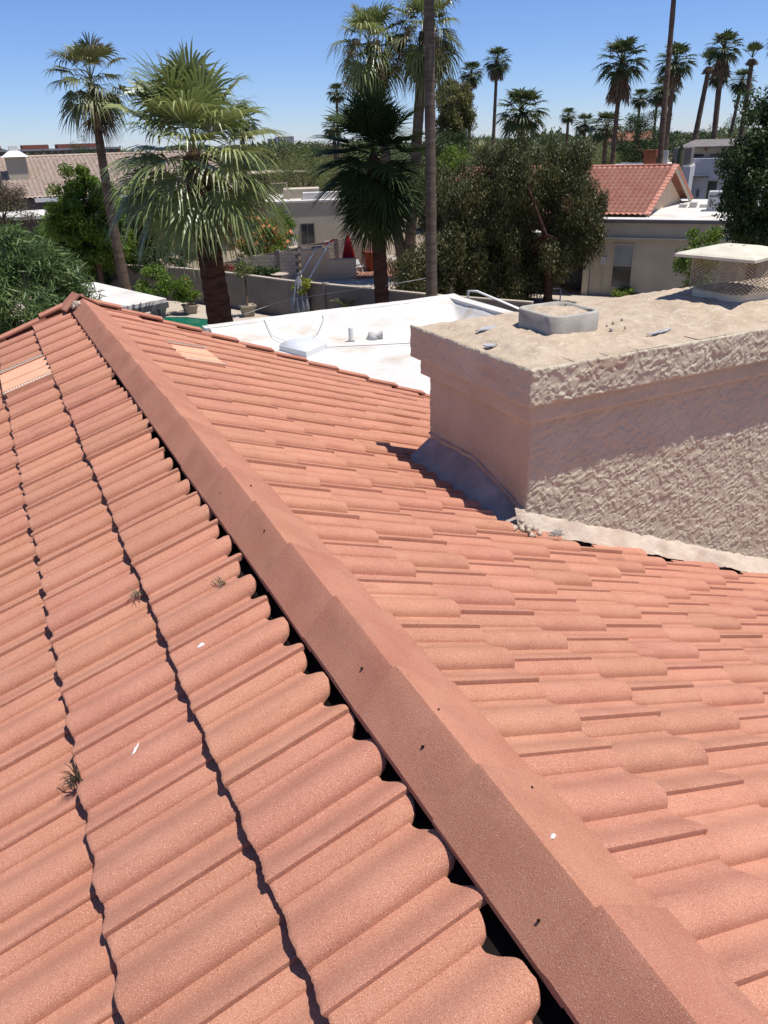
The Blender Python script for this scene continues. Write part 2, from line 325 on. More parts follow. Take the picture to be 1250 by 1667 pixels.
for side in (1, -1):     # 1: the slope on the left of the ridge, -1: on the right
    ncourse = 14
    for k in range(ncourse):
        xb = (.445 if side == 1 else .478) + EXPO * k
        off = (.814 if side == 1 else .795) + (.1475 if k % 2 else 0)
        j = -20
        while True:
            y = off + PER * j; j += 1
            if y < -5.5: continue
            if y > YR - .06: break
            xa = xb - EXPO; x = -xb if side == 1 else xb
            key = ('L' if side == 1 else 'R', k)
            if key in VENTS and VENTS[key][0] - .06 < y < VENTS[key][1] - .1: continue
            ye = y + PER; kind = 'full'; yy = y
            if side == -1:
                # chimney, its saddle and the mortar strip beside it
                if xb > 1.6 and y > 2.84 and ye < 4.22: continue
                if xb > 1.74 and y < 4.15 and ye > 2.84:
                    if y < 2.84: kind = 'a' if 2.84 - y < .17 else 'full'
                    if ye > 4.15 and y > 3.0: kind = 'b'
                if xb > 1.6 and kind == 'full' and y < 2.84 < ye and ye - 2.84 > .2: kind = 'a'
            if ye > YR + .02: kind = 'a' if YR - y > .09 else 'skip'
            if kind == 'skip': continue
            z = rz(xb, .03)
            cells.append((side, k, x, yy, z, kind))
vis = [c for c in cells if in_view(c[2], c[3] + .15, c[4])]
dist = lambda c: (Vector((c[2], c[3], c[4])) - CAMP).length
vis.sort(key=dist)
def hidden(c):   # behind the chimney, seen from the ridge
    return c[0] == -1 and c[2] > 1.75 and c[3] > 4.3 and (c[3] - 0) / (c[2] + .683) < 1.75
vis = [c for c in vis if not hidden(c)]
single = set(id(c) for c in vis[:300]); restv, restf = [], []
for c in cells:
    side, k, x, y, z, kind = c
    rot = Matrix.Rotation(-TH if side == 1 else TH_R, 3, 'Y') @ Matrix.Rotation(random.gauss(0, .0030), 3, 'Z') @ Matrix.Rotation(random.gauss(0, .004), 3, 'X')
    nrm = Vector((-side * math.sin(TH), 0, math.cos(TH)))
    jx = random.gauss(0, .0032) + (-.004 if kind != 'full' else 0)
    loc = Vector((x + side * jx, y + random.gauss(0, .0015), z)) - nrm * .037 + nrm * random.gauss(0, .0016)
    me = (random.choice(SHORT) if side == 1 and k == 0 else random.choice(TM[side])) if kind == 'full' else HALF[side][0 if kind == 'a' else 1]
    if id(c) in single:
        o = put('roof_tile', me, None, house); o.matrix_local = Matrix.Translation(loc) @ rot.to_4x4()
    else:
        n0 = len(restv); restv += [tuple(rot @ v.co + loc) for v in me.vertices]; restf += [tuple(n0 + i for i in p.vertices) for p in me.polygons]
me = meshnp('tile_field', restv, restf, True); me.set_sharp_from_angle(angle=R(50))
tag(put('tile_field', me, 'tile_field', house), kind='stuff')

# ridge caps: V pieces, the far end of each lifted over the next
def cap_mesh(seed, ln=.42, wl=.101, wr=.165, dl=.106, dr=.110, lift=.015):
    rg = random.Random(seed); vs = []; fs = []
    prof = [(-wl, -dl), (-wl * .66, -dl * .655), (-wl * .33, -dl * .325), (-.005, -.0046), (0, -.0010), (.006, -.0035), (wr * .33, -dr * .325), (wr * .66, -dr * .655), (wr, -dr)]
    n = len(prof); rows = [0, .02, ln * .5, ln - .012, ln]
    for a in rows:
        e = lift * a / ln; g = 1 + .035 * a / ln
        for x, z in prof: vs.append((x * g + rg.gauss(0, .0008), a + rg.gauss(0, .0012), z * g + e - (.004 if a == ln else 0)))
    for a in (0, ln):
        e = lift * a / ln; g = 1 + .035 * a / ln
        for x, z in prof: vs.append((x * g, a, z * g + e - .016))
    for r_ in range(4):
        for i in range(n - 1): fs.append((r_ * n + i, r_ * n + i + 1, (r_ + 1) * n + i + 1, (r_ + 1) * n + i))
    b = 5 * n
    for i in range(n - 1):
        fs.append((b + i, b + i + 1, i + 1, i)); fs.append((4 * n + i, 4 * n + i + 1, b + n + i + 1, b + n + i)); fs.append((b + i + 1, b + i, b + n + i, b + n + i + 1))
    L0 = [r_ * n for r_ in range(5)]; fs.append(tuple([b] + L0 + [b + n])); fs.append(tuple([b + n + n - 1] + [q + n - 1 for q in reversed(L0)] + [b + n - 1]))
    me = meshnp('ridge_cap', vs, fs, True); me.set_sharp_from_angle(angle=R(24)); me.materials.append(M['cap']); return me
CM = [cap_mesh(i) for i in range(4)]
y = -.9; k = 0
while y < 7.25:
    o = put('ridge_cap', CM[k % 4], None, house); o.location = (random.gauss(0, .004), y, CREST - .009 + random.gauss(0, .0015))
    o.rotation_euler = (random.gauss(0, .003), random.gauss(0, .012), random.gauss(0, .006)); y += .372; k += 1
o = put('ridge_cap', cap_mesh(50, .36, .15, .15, .11, .11, .0), None, house); o.location = (-.012, 7.40, CREST + .028); o.rotation_euler = (R(-4), R(-5), R(5))
m = MB()
for k in range(26): a = random.random(); m.box((-.09 + .12 * a, 7.30 + random.uniform(-.03, .05), CREST - .055 - .02 * abs(a - .5) + random.uniform(0, .02)), [random.uniform(.02, .05) for _ in range(3)], Matrix.Rotation(random.random() * 3, 3, (random.random(), random.random(), .3)))
m.build('mortar_lump', 'mortar', house)
# rake tiles on the gable edge
def rake_mesh(side):
    m = MB(); ln = .43
    sec = [(-.085, .006), (.015, .014), (.035, .008), (.042, -.16), (.028, -.16), (.022, -.006), (-.085, -.010)]
    n = len(sec); m.add([(side * a, y_, z_ + (0 if a else 0)) for a in (0, ln) for y_, z_ in sec],
        [tuple(range(n)) if side < 0 else tuple(reversed(range(n))), tuple(reversed(range(n, 2 * n))) if side < 0 else tuple(range(n, 2 * n))] +
        [(i, (i + 1) % n, n + (i + 1) % n, n + i) if side > 0 else (i, n + i, n + (i + 1) % n, (i + 1) % n) for i in range(n)])
    return meshnp('rake_tile', m.v, m.f)
RM = {1: rake_mesh(1), -1: rake_mesh(-1)}
for me in RM.values(): me.materials.append(M['cap'])
for side in (1, -1):
    for k in range(0, 14):
        xb = .36 + .36 * k; o = put('rake_tile', RM[side], None, house); o.location = (-side * xb, YR + .02 + random.gauss(0, .006), rz(xb, .022)); o.rotation_euler = (0, -side * R(18.8), random.gauss(0, .008))
# roof vents: flat low profile vents with rows of holes
def roof_vent(name, side, xlo, y0, y1, label):
    m = MB(); o = bpy.data.objects.new(name, None); COL.objects.link(o); o.parent = house
    ln = .36; wd = y1 - y0; z0 = rz(xlo, .03)
    o.matrix_local = Matrix.Translation((-side * xlo, y0, z0 - .022)) @ Matrix.Rotation(-side * TH, 4, 'Y'); o['label'] = label
    def s(a): return side * a
    for a0, a1, y0_, y1_, zt in ((0, ln, .06, wd - .05, .020), (.02, ln, .0, .06, .034), (.02, ln, wd - .05, wd, .036)):
        m.bb((s(a0), y0_, -.01), (s(a1), y1_, zt))
    pl = m.build('vent_plate', 'vent', o)
    f = MB(); f.bb((s(.0), .07, .0205), (s(ln - .02), .078, .034)); f.build('rib', 'vent', o); f = MB(); f.bb((s(.0), wd * .5, .0205), (s(ln - .02), wd * .5 + .006, .024)); f.build('rib', 'vent', o)
    f = MB(); f.bb((s(.004), wd - .052, .030), (s(ln - .01), wd - .004, .0368)); f.build('perforated_strip', 'ventpale', o); f = MB(); f.bb((s(.004), .008, .028), (s(ln - .01), .040, .0348)); f.build('perforated_strip', 'ventpale', o)
    h = MB()
    for r_ in range(2):
        for i in range(17):
            a = .012 + i * .0205 + (r_ * .010); yc = wd - .040 + r_ * .022; h.box((s(a), yc, .0368), (.012, .014, .003))
    for i in range(17): h.box((s(.012 + i * .0205), .024, .0348), (.010, .010, .003))
    tag(h.build('vent_holes', 'black', o), kind='stuff')
roof_vent('roof_vent', 1, .445 + EXPO, 5.80, 6.475, 'pale salmon flat roof vent with rows of black holes on the left slope')
roof_vent('roof_vent', -1, .478 + EXPO, 5.78, 6.455, 'pale salmon flat roof vent with rows of black holes on the right slope')

# ------------------------------------------------------------------ chimney
CX0, CX1, CY0, CY1, CT = 1.63, 4.6, 3.03, 4.07, 5.99
ch = thing('chimney', 'wide beige chimney with heavy trowelled stucco standing in the pink tile roof', 'chimney', (CX0, CY0, 4.2))
def stucco_face(name, P0, U, V, W, lu, lv, step, strokes, amp, seed, parent, off, mt='stucco', edge=.012):
    nu = max(2, int(lu / step)); nv = max(2, int(lv / step)); rg = np.random.default_rng(seed)
    uu, vv = np.meshgrid(np.linspace(0, lu, nu), np.linspace(0, lv, nv), indexing='ij'); h = np.zeros_like(uu)
    k_ = 1.0 if strokes > 800 else .75
    wu = uu + .030 * (vnoise(uu * 17, vv * 17, seed + 10) - .5) + .012 * (vnoise(uu * 60, vv * 60, seed + 11) - .5); wv_ = vv + .030 * (vnoise(uu * 17 + 31, vv * 17, seed + 12) - .5) + .012 * (vnoise(uu * 60 + 7, vv * 60, seed + 13) - .5)
    c_, s_ = math.cos(.5), math.sin(.5); pu = (wu * c_ + wv_ * s_); pv = (-wu * s_ + wv_ * c_); ss = lambda a, b, x: np.clip((x - a) / (b - a), 0, 1) ** 2 * (3 - 2 * np.clip((x - a) / (b - a), 0, 1))
    k_ *= 1.25; f1 = .6 * vnoise(pu * 16 * k_ + 3, pv * 40 * k_, seed + 14) + .4 * vnoise(pu * 40 * k_, pv * 85 * k_, seed + 15); f2 = .6 * vnoise(pv * 22 * k_ + 9, pu * 36 * k_, seed + 16) + .4 * vnoise(pv * 50 * k_, pu * 90 * k_, seed + 17)
    cov = .22 * (vnoise(uu * 7, vv * 7, seed + 18) - .55)      # patchy cover
    h += amp * (.55 * ss(.47, .53, f1 + cov) * (.7 + .6 * vnoise(uu * 30, vv * 30, seed + 19)) + .45 * ss(.56, .60, f2 + cov))   # knocked-down plaster: flat lands with crisp broken edges
    h += amp * .20 * vnoise(uu * 90, vv * 90, seed + 1) + amp * .5 * vnoise(uu * 6, vv * 6, seed)
    rag = edge * (vnoise(uu * 22, vv * 22, seed + 3) - .5)
    P0, U, V, W = map(np.array, (P0, U, V, W)); em = np.minimum(np.minimum(uu, lu - uu), np.minimum(vv, lv - vv)); rnd = -np.clip(1 - em / .012, 0, 1) ** 2 * .006
    p3 = P0 + uu[..., None] * U + vv[..., None] * V + (h + rnd + rag * .25)[..., None] * W - np.array(off)
    return put(name, meshnp(name, p3.reshape(-1, 3), grid(nu, nv) if np.dot(np.cross(U, V), W) > 0 else grid(nu, nv)[:, ::-1], True), mt, parent)
OFF = (CX0, CY0, 4.2); OV = .086; OM = .043; ZS, ZM = 5.795, 5.690
m = MB(); m.bb((CX0 + .004, CY0 + .004, 2.9), (CX1, CY1 - .004, ZM + .02)); body = m.build('body', 'stucco', ch, off=OFF)
m = MB(); m.bb((CX0 - OM + .004, CY0 - OM + .004, ZM), (CX1 + OM, CY1 + OM, ZS + .01)); m.build('corbel', 'stucco', ch, off=OFF)
m = MB(); m.bb((CX0 - OV + .006, CY0 - OV + .006, ZS), (CX1 + OV, CY1 + OV, CT - .02)); m.build('cap_slab', 'stucco', ch, off=OFF)
stucco_face('front_face', (CX0, CY0, 4.1), (1, 0, 0), (0, 0, 1), (0, -1, 0), 2.4, ZM - 4.1, .0048, 6200, .0056, 1, ch, OFF)
stucco_face('side_face', (CX0, CY0, 4.9), (0, 1, 0), (0, 0, 1), (-1, 0, 0), CY1 - CY0, ZM - 4.9, .007, 900, .0052, 2, ch, OFF)
stucco_face('corbel_front', (CX0 - OM, CY0 - OM, ZM), (1, 0, 0), (0, 0, 1), (0, -1, 0), 2.6, ZS - ZM, .009, 150, .005, 3, ch, OFF)
stucco_face('corbel_side', (CX0 - OM, CY0 - OM, ZM), (0, 1, 0), (0, 0, 1), (-1, 0, 0), CY1 - CY0 + 2 * OM, ZS - ZM, .009, 40, .004, 4, ch, OFF)
stucco_face('slab_front', (CX0 - OV, CY0 - OV, ZS), (1, 0, 0), (0, 0, 1), (0, -1, 0), 2.4, CT - ZS, .0048, 1000, .0064, 5, ch, OFF)
stucco_face('slab_side', (CX0 - OV, CY0 - OV, ZS), (0, 1, 0), (0, 0, 1), (-1, 0, 0), CY1 - CY0 + 2 * OV, CT - ZS, .0065, 900, .0055, 6, ch, OFF)
# crown: cement top, humped round the flues, with a brick border along the front
lu, lv = CX1 - CX0 + 2 * OV, CY1 - CY0 + 2 * OV; nu, nv = 230, 96
uu, vv = np.meshgrid(np.linspace(0, lu, nu), np.linspace(0, lv, nv), indexing='ij')
def humps(xw, yw):
    g = lambda x, y, s: np.exp(-((xw - x) ** 2 + (yw - y) ** 2) / s ** 2)
    edge_ = np.minimum(np.minimum(xw - (CX0 - OV), yw - (CY0 - OV)), (CY1 + OV) - yw)
    return .030 * np.clip((edge_ - .10) / .22, 0, 1) + .022 * g(2.1, 3.5, .32) + .05 * g(3.45, 3.5, .5)
xw = CX0 - OV + uu; yw = CY0 - OV + vv
hh = humps(xw, yw)
inner = np.clip((np.minimum(np.minimum(xw - CX0 + OV, yw - CY0 + OV), CY1 + OV - yw) - .1) / .05, 0, 1)
hh += (.4 + .6 * inner) * (.012 * vnoise(xw * 9, yw * 9, 21) + .010 * np.abs(vnoise(xw * 26, yw * 26, 22) - .5) + .006 * vnoise(xw * 60, yw * 60, 23))
rim = np.minimum(np.minimum(uu, lu - uu), np.minimum(vv, lv - vv)); hh += -.016 * np.clip(1 - rim / .02, 0, 1) + .008 * (vnoise(xw * 30, yw * 30, 24) - .5)
me = meshnp('crown_top', np.stack([xw - OFF[0], yw - OFF[1], CT - .012 + hh - OFF[2]], 2).reshape(-1, 3), grid(nu, nv), True); put('crown_top', me, 'crown', ch)
for i in range(12):   # bricks showing through along the front edge
    xa = CX0 + .20 + i * .208; m = MB(); m.bb((xa, CY0 - OV + .016, CT - .03), (xa + .203, CY0 + .03, CT - .003 + random.uniform(-.002, .002))); m.build('brick', 'crown', ch, off=OFF)
# clay flue filled with cement
fl = [(1.95, 2.29, 3.285, 3.66)]
pol = rrect(1.945, 2.285, 3.285, 3.66, .075, 6); pin = rrect(1.973, 2.257, 3.313, 3.632, .055, 6); n_ = len(pol)
m = MB(); vs = [(x, y, 5.99) for x, y in pol] + [(x, y, 6.125) for x, y in pol] + [(x + (2.115 - x) * .03, y + (3.47 - y) * .03, 6.131) for x, y in pol] + [(x, y, 6.131) for x, y in pin] + [(x, y, 6.09) for x, y in pin]
m.add(vs, [(r_ * n_ + i, r_ * n_ + (i + 1) % n_, (r_ + 1) * n_ + (i + 1) % n_, (r_ + 1) * n_ + i) for r_ in range(4) for i in range(n_)])
fo = m.build('flue', 'flue', ch, True, OFF)
uu, vv = np.meshgrid(np.linspace(-1, 1, 28), np.linspace(-1, 1, 28), indexing='ij'); msk = np.clip(1 - (np.abs(uu) ** 4 + np.abs(vv) ** 4), 0, 1)
hz = 6.092 + .026 * msk + .014 * vnoise(uu * 4 + 9, vv * 4 + 9, 31) + .012 * vnoise(uu * 11 + 9, vv * 11 + 9, 32)
me = meshnp('cement_fill', np.stack([2.115 + uu * .15 - OFF[0], 3.4725 + vv * .166 - OFF[1], hz - OFF[2]], 2).reshape(-1, 3), grid(28, 28), True); put('cement_fill', me, 'crown', fo)
# grey flakes of old sealant
def flake(x, y, z, sx, sy, rz_, seed, lab):
    rg = random.Random(seed); n = 11; P = [(math.cos(2 * PI * i / n) * sx * rg.uniform(.5, .9), math.sin(2 * PI * i / n) * sy * rg.uniform(.5, 1.1)) for i in range(n)]
    c, s_ = math.cos(rz_), math.sin(rz_); m = MB()
    top = [(x + c * a - s_ * b, y + s_ * a + c * b, z + rg.uniform(.001, .006)) for a, b in P]; bot = [(a, b, z_ - .006) for a, b, z_ in top]
    m.add(top + bot, [tuple(range(n)), tuple(reversed(range(n, 2 * n)))] + [(i, n + i, n + (i + 1) % n, (i + 1) % n) for i in range(n)])
    m.v = [(a - x, b - y, q - z) for a, b, q in m.v]
    o = m.build('sealant_flake', 'greyflake'); o.location = (x, y, z); tag(o, lab, 'flake', 'grey sealant flakes on the chimney')
flake(1.80, 3.70, 6.020, .12, .028, .25, 1, 'long grey sealant flake beside the cement filled flue')
flake(1.63, 3.42, 6.002, .05, .030, -.3, 2, 'small grey sealant flake near the chimney corner')
flake(2.17, 3.46, 6.122, .09, .022, .5, 3, 'grey sealant strip lying on the cement in the flue')
flake(2.55, 3.13, 6.012, .16, .012, .12, 4, 'thin grey sealant strip along the brick edge of the chimney top')
for i, (x, y) in enumerate([(2.34, 3.32), (2.42, 3.36), (2.30, 3.24), (2.39, 3.23), (2.52, 3.4)]):
    m = MB(); r_ = .006 + .003 * (i % 3); m.lathe((0, 0, 0), [(r_ * .6, -.004), (r_, .004), (r_ * .7, .012), (.002, .015)], 7)
    o = m.build('crumb', 'membrane'); o.location = (x, y, 6.030); tag(o, 'dark cement crumb on the chimney top beside the flue', 'crumb', 'dark crumbs beside the flue')
# saddle of dark membrane behind (uphill of) the chimney
ys = np.linspace(2.93, 4.075, 54); ts = np.linspace(0, 1, 30); Y, Tt = np.meshgrid(ys, ts, indexing='ij')
xo = np.interp(Y, [2.93, 3.1, 3.5, 3.9, 4.2], [1.46, 1.41, 1.39, 1.37, 1.39]); xi = np.full_like(Y, CX0 - .004)
zi = np.interp(Y, [2.93, 3.05, 3.3, 3.56, 4.2], [5.12, 5.155, 5.235, 5.30, 5.27]); zo = CREST - .135 - T * xo
X = xo + (xi - xo) * Tt; Zz = zo + (zi - zo) * (Tt ** 1.25); Zz += .014 * vnoise(X * 9 + 3, Y * 9, 41) + .012 * np.abs(vnoise(X * 20, Y * 20, 42) - .5) - .012
me = meshnp('saddle_flashing', np.stack([X - OFF[0], Y - OFF[1], Zz - OFF[2]], 2).reshape(-1, 3), grid(54, 30)[:, ::-1], True); put('saddle_flashing', me, 'membrane', ch)
m = MB(); m.tube([(CX0 - .006, 4.07, 5.305), (CX0 - .008, 3.56, 5.325), (CX0 - .008, 3.3, 5.262), (CX0 - .008, 3.04, 5.18)], .007, 6); m.build('flashing_edge', 'membrane', ch, off=OFF)
# mortar strip down the front side
xs = np.linspace(1.56, 4.5, 200); ts = np.linspace(0, 1, 14); X, Tt = np.meshgrid(xs, ts, indexing='ij')
wdt = (.070 - .055 * np.exp(-(X - 1.56) / .10)) + .04 * vnoise(X * 5, X * 0, 51) + .012 * vnoise(X * 17, X * 0, 52)
Y = CY0 + .004 - wdt * Tt; Zz = CREST - .03 - T * X + .045 - .105 * Tt ** 1.1 + .016 * vnoise(X * 12, Tt * 3, 53) + .008 * vnoise(X * 40, Tt * 9, 54)
me = meshnp('mortar_strip', np.stack([X - OFF[0], Y - OFF[1], Zz - OFF[2]], 2).reshape(-1, 3), grid(200, 14)[:, ::-1], True); put('mortar_strip', me, 'mortar', ch)
m = MB()
for k in range(46):
    a = random.random(); m.lathe((1.50 + .10 * random.gauss(0, .6), 2.93 + .05 * random.gauss(0, 1), 5.165 - .012 * k / 9 + random.uniform(-.02, .02)), [(.006, -.012), (random.uniform(.014, .03), 0), (.006, .014)], 7)
tag(m.build('mortar_crumbs', 'mortar', ch, True, OFF), kind='stuff')
m = MB()
for k in range(110): p = (random.gauss(0, .022), random.gauss(0, .012), random.uniform(0, .022)); q = (p[0] + random.gauss(0, .012), p[1] + random.gauss(0, .008), random.uniform(0, .026)); m.tube([p, q], .0022, 4)
o = m.build('steel_wool_wad', 'membrane'); o.location = (1.66, 2.80, rz(1.66, .03) + .012); tag(o, 'dark grey fibrous wad tucked by the chimney corner', 'wad')

# spark arrestor on the second flue
ca = thing('chimney_cover', 'cream metal chimney cover with a diamond wire mesh cage', 'chimney cover', (3.46, 3.47, 6.0))
A = (3.46, 3.47, 6.0)
pol = rrect(3.285, 3.66, 3.27, 3.67, .10, 6); n_ = len(pol); m = MB()
m.add([(x, y, 5.97) for x, y in pol] + [(x, y, 6.105) for x, y in pol] + [(A[0] + (x - A[0]) * .9, A[1] + (y - A[1]) * .9, 6.108) for x, y in pol], [(r_ * n_ + i, r_ * n_ + (i + 1) % n_, (r_ + 1) * n_ + (i + 1) % n_, (r_ + 1) * n_ + i) for r_ in range(2) for i in range(n_)])
m.build('collar', 'capmetal', ca, False, A)
pg = rrect(3.27, 3.675, 3.255, 3.685, .09, 8); per = [0.0]
for i in range(len(pg)): per.append(per[-1] + math.dist(pg[i], pg[(i + 1) % len(pg)]))
def around(s):
    s %= per[-1]
    for i in range(len(pg)):
        if s <= per[i + 1]:
            t_ = (s - per[i]) / max(1e-9, per[i + 1] - per[i]); a, b = pg[i], pg[(i + 1) % len(pg)]; return (a[0] + (b[0] - a[0]) * t_, a[1] + (b[1] - a[1]) * t_)
m = MB(); z0, z1 = 6.105, 6.303; nd = 46; cell = per[-1] / nd; hd = .0200
for sg in (1, -1):
    for i in range(nd):
        pts = []; k = 0
        while True:
            z = z0 + hd * .5 * k
            if z > z1: break
            x, y = around(i * cell + sg * k * cell * .5); pts.append((x, y, z)); k += 1
        m.tube(pts, .0021, 4, False)
tag(m.build('wire_mesh', 'wire', ca, False, A), kind='stuff')
m = MB(); zc = 6.303; cr_ = [(3.28, 3.185), (3.77, 3.31), (3.645, 3.80), (3.155, 3.675)]; cc = (3.4625, 3.4925); g = lambda k_, z_: [(cc[0] + (x - cc[0]) * k_, cc[1] + (y - cc[1]) * k_, z_) for x, y in cr_]
m.add(g(1, zc) + g(1.0, zc + .016) + g(.93, zc + .026) + g(.4, zc + .056) + g(.9, zc + .006), [(r_ * 4 + i, r_ * 4 + (i + 1) % 4, r_ * 4 + 4 + (i + 1) % 4, r_ * 4 + 4 + i) for r_ in range(3) for i in range(4)] + [(12, 13, 14, 15), (19, 18, 17, 16)] + [(i, 16 + i, 16 + (i + 1) % 4, (i + 1) % 4) for i in range(4)])
lid = m.build('lid', 'capmetal', ca, False, A)
m = MB()
for x, y in ((3.44, 3.50), (3.50, 3.46), (3.52, 3.47)): m.lathe((x, y, zc + .055), [(.010, 0), (.008, .004)], 8)
m.build('screw_head', 'wire', lid, False, A)

# ------------------------------------------------------------------ vegetation helpers
def tint_of(n, k, rg): return np.repeat(np.clip(rg.normal(.5, .22, n), 0, 1), k)
def leaf_cloud(C, size, asp, rg, hang=0.0, upb=.35):
    """small folded leaves at the points C; returns verts, faces, tint"""
    n = len(C); ax = rg.normal(size=(n, 3)); ax[:, 2] -= hang * 2.2; ax /= np.linalg.norm(ax, axis=1)[:, None]
    nm = rg.normal(size=(n, 3)); nm[:, 2] += upb * 2; bn = np.cross(ax, nm); bn /= np.linalg.norm(bn, axis=1)[:, None] + 1e-9; nn = np.cross(bn, ax)
    s = size * rg.uniform(.6, 1.35, n)[:, None]; wd = s * asp
    v = np.stack([C, C + ax * s * .45 + bn * wd * .5 - nn * wd * .12, C + ax * s, C + ax * s * .45 - bn * wd * .5 - nn * wd * .12], 1).reshape(-1, 3)
    f = np.arange(n * 4).reshape(n, 4); return v, f, tint_of(n, 4, rg)
def clumps(center, rad, n, rg, shell=.55, lean=None):
    d = rg.normal(size=(n, 3)); d /= np.linalg.norm(d, axis=1)[:, None]; r = (shell + (1 - shell) * rg.random(n)) ** .8
    return np.array(center) + d * r[:, None] * np.array(rad) * (0.82 + .3 * rg.random((n, 1)))
def crown_pts(cl, cr, n, rg, flat=.8, drop=0):
    i = rg.integers(0, len(cl), n); d = rg.normal(size=(n, 3)); d /= np.linalg.norm(d, axis=1)[:, None]
    r = rg.random(n) ** .45; p = cl[i] + d * (r * cr * rg.uniform(.7, 1.2, len(cl))[i])[:, None] * np.array([1, 1, flat])
    if drop: p[:, 2] -= drop * rg.random(n) ** 1.5
    return p
def tree(name, label, cat, base, cen, rad, ncl, cr, nleaf, lsize, asp, lm, trunk_r=.15, bark='bark', seed=0, hang=0., group=None, drop=0, shell=.55, limbs=10, zmin=.15, extra=None, flat=.8, multi=1, lobes=None):
    rg = np.random.default_rng(seed); t = thing(name, label, cat, base, 0, group); b = np.array(base)
    cl = clumps(cen, rad, ncl, rg, shell) if not lobes else np.concatenate([clumps(c_, r_, n_, rg, shell) for c_, r_, n_ in lobes]); cl = cl[cl[:, 2] > b[2] + zmin]
    p = crown_pts(cl, cr, nleaf, rg, flat, drop); p = p[p[:, 2] > b[2] + .03]
    v, f, tn = leaf_cloud(p - b, lsize, asp, rg, hang)
    put('crown', meshnp('crown', v, f, False, tn), lm, t)
    if trunk_r:
        m = MB(); fork = np.array([b[0] + (cen[0] - b[0]) * .4, b[1] + (cen[1] - b[1]) * .4, b[2] + max(.25, (cen[2] - b[2] - rad[2] * .55))])
        for q in range(multi):
            o_ = rg.normal(size=3) * .25 * (multi > 1); o_[2] = 0; fk = fork + o_ * 3
            m.tube([b - b + o_, (b * .5 + fk * .5) - b + o_ + rg.normal(size=3) * trunk_r * .3, fk - b], [trunk_r * 1.25, trunk_r * .95, trunk_r * .8], 9)
            for k in range(limbs // multi):
                e = cl[rg.integers(0, len(cl))]; e = fk + (e - fk) * .78; mid = fk * .45 + e * .55 + rg.normal(size=3) * .12 * np.linalg.norm(e - fk)
                m.tube([fk - b, mid - b, e - b], [trunk_r * .6, trunk_r * .33, trunk_r * .1], 6, False)
        m.build('trunk', bark, t, True)
    if extra:
        lm2, n2, ls2, asp2, nmz, nm2 = extra; top = cl[cl[:, 2] > np.quantile(cl[:, 2], nmz)]
        p = crown_pts(top, cr * 1.1, n2, rg); v, f, tn = leaf_cloud(p - b, ls2, asp2, rg, 0); put(nm2, meshnp(nm2, v, f, False, tn), lm2, t)
    return t
def frond(lp, lb, nseg, elev, rg, droop=.5, wmax=.03, bend=.35, low=False, fold=.22, spread=2.0):
    """fan frond: stalk along +x rising at elev, fan of folded segments with hanging tips"""
    vs = []; fs = []
    e0 = elev; p = np.zeros(3); pts = [p.copy()]; ns = 2 if low else 4
    for k in range(ns): e = e0 - bend * (k + .5) / ns; p = p + lp / ns * np.array([math.cos(e), 0, math.sin(e)]); pts.append(p.copy())
    wd = .022 if not low else .03
    for k, q in enumerate(pts): w_ = wd * (1 - .45 * k / ns); vs += [q + [0, -w_, w_ * .3], q + [0, w_, w_ * .3], q + [0, 0, -w_ * .6]]
    for k in range(ns):
        for i in range(3): j = (i + 1) % 3; fs.append((k * 3 + i, k * 3 + j, k * 3 + 3 + j, k * 3 + 3 + i))
    e = e0 - bend * 1.15; a = np.array([math.cos(e), 0, math.sin(e)]); b = np.array([0, 1., 0]); nn = np.array([-math.sin(e), 0, math.cos(e)])
    dphi = 2 * spread / nseg; ts = np.array([.02, .4, .75, 1.0]) if low else np.array([.02, .30, .55, .78, 1.0])
    for k in range(nseg):
        ph = -spread + (k + .5) * dphi + rg.normal(0, .03); d = a * math.cos(ph) + b * math.sin(ph) + nn * fold * abs(math.sin(ph)); d /= np.linalg.norm(d)
        wv = -a * math.sin(ph) + b * math.cos(ph); L = lb * (.72 + .28 * math.cos(ph * .8)) * rg.uniform(.88, 1.1); dr = droop * rg.uniform(.6, 1.5); n0 = len(vs)
        for j, t in enumerate(ts):
            q = p + d * L * t; x_ = max(0, t - .38); q = q + np.array([0, 0, -1.]) * L * dr * 1.5 * x_ * x_; q = q - d * L * dr * .45 * x_ * x_
            hw = min(t * L * dphi * .52, wmax) * (1 if t < .6 else (1 - t) / .4 * .9 + .06); vs += [q - wv * hw + nn * hw * .25, q + wv * hw - nn * hw * .25]
        for j in range(len(ts) - 1): fs.append((n0 + 2 * j, n0 + 2 * j + 1, n0 + 2 * j + 3, n0 + 2 * j + 2))
    return np.array(vs), fs
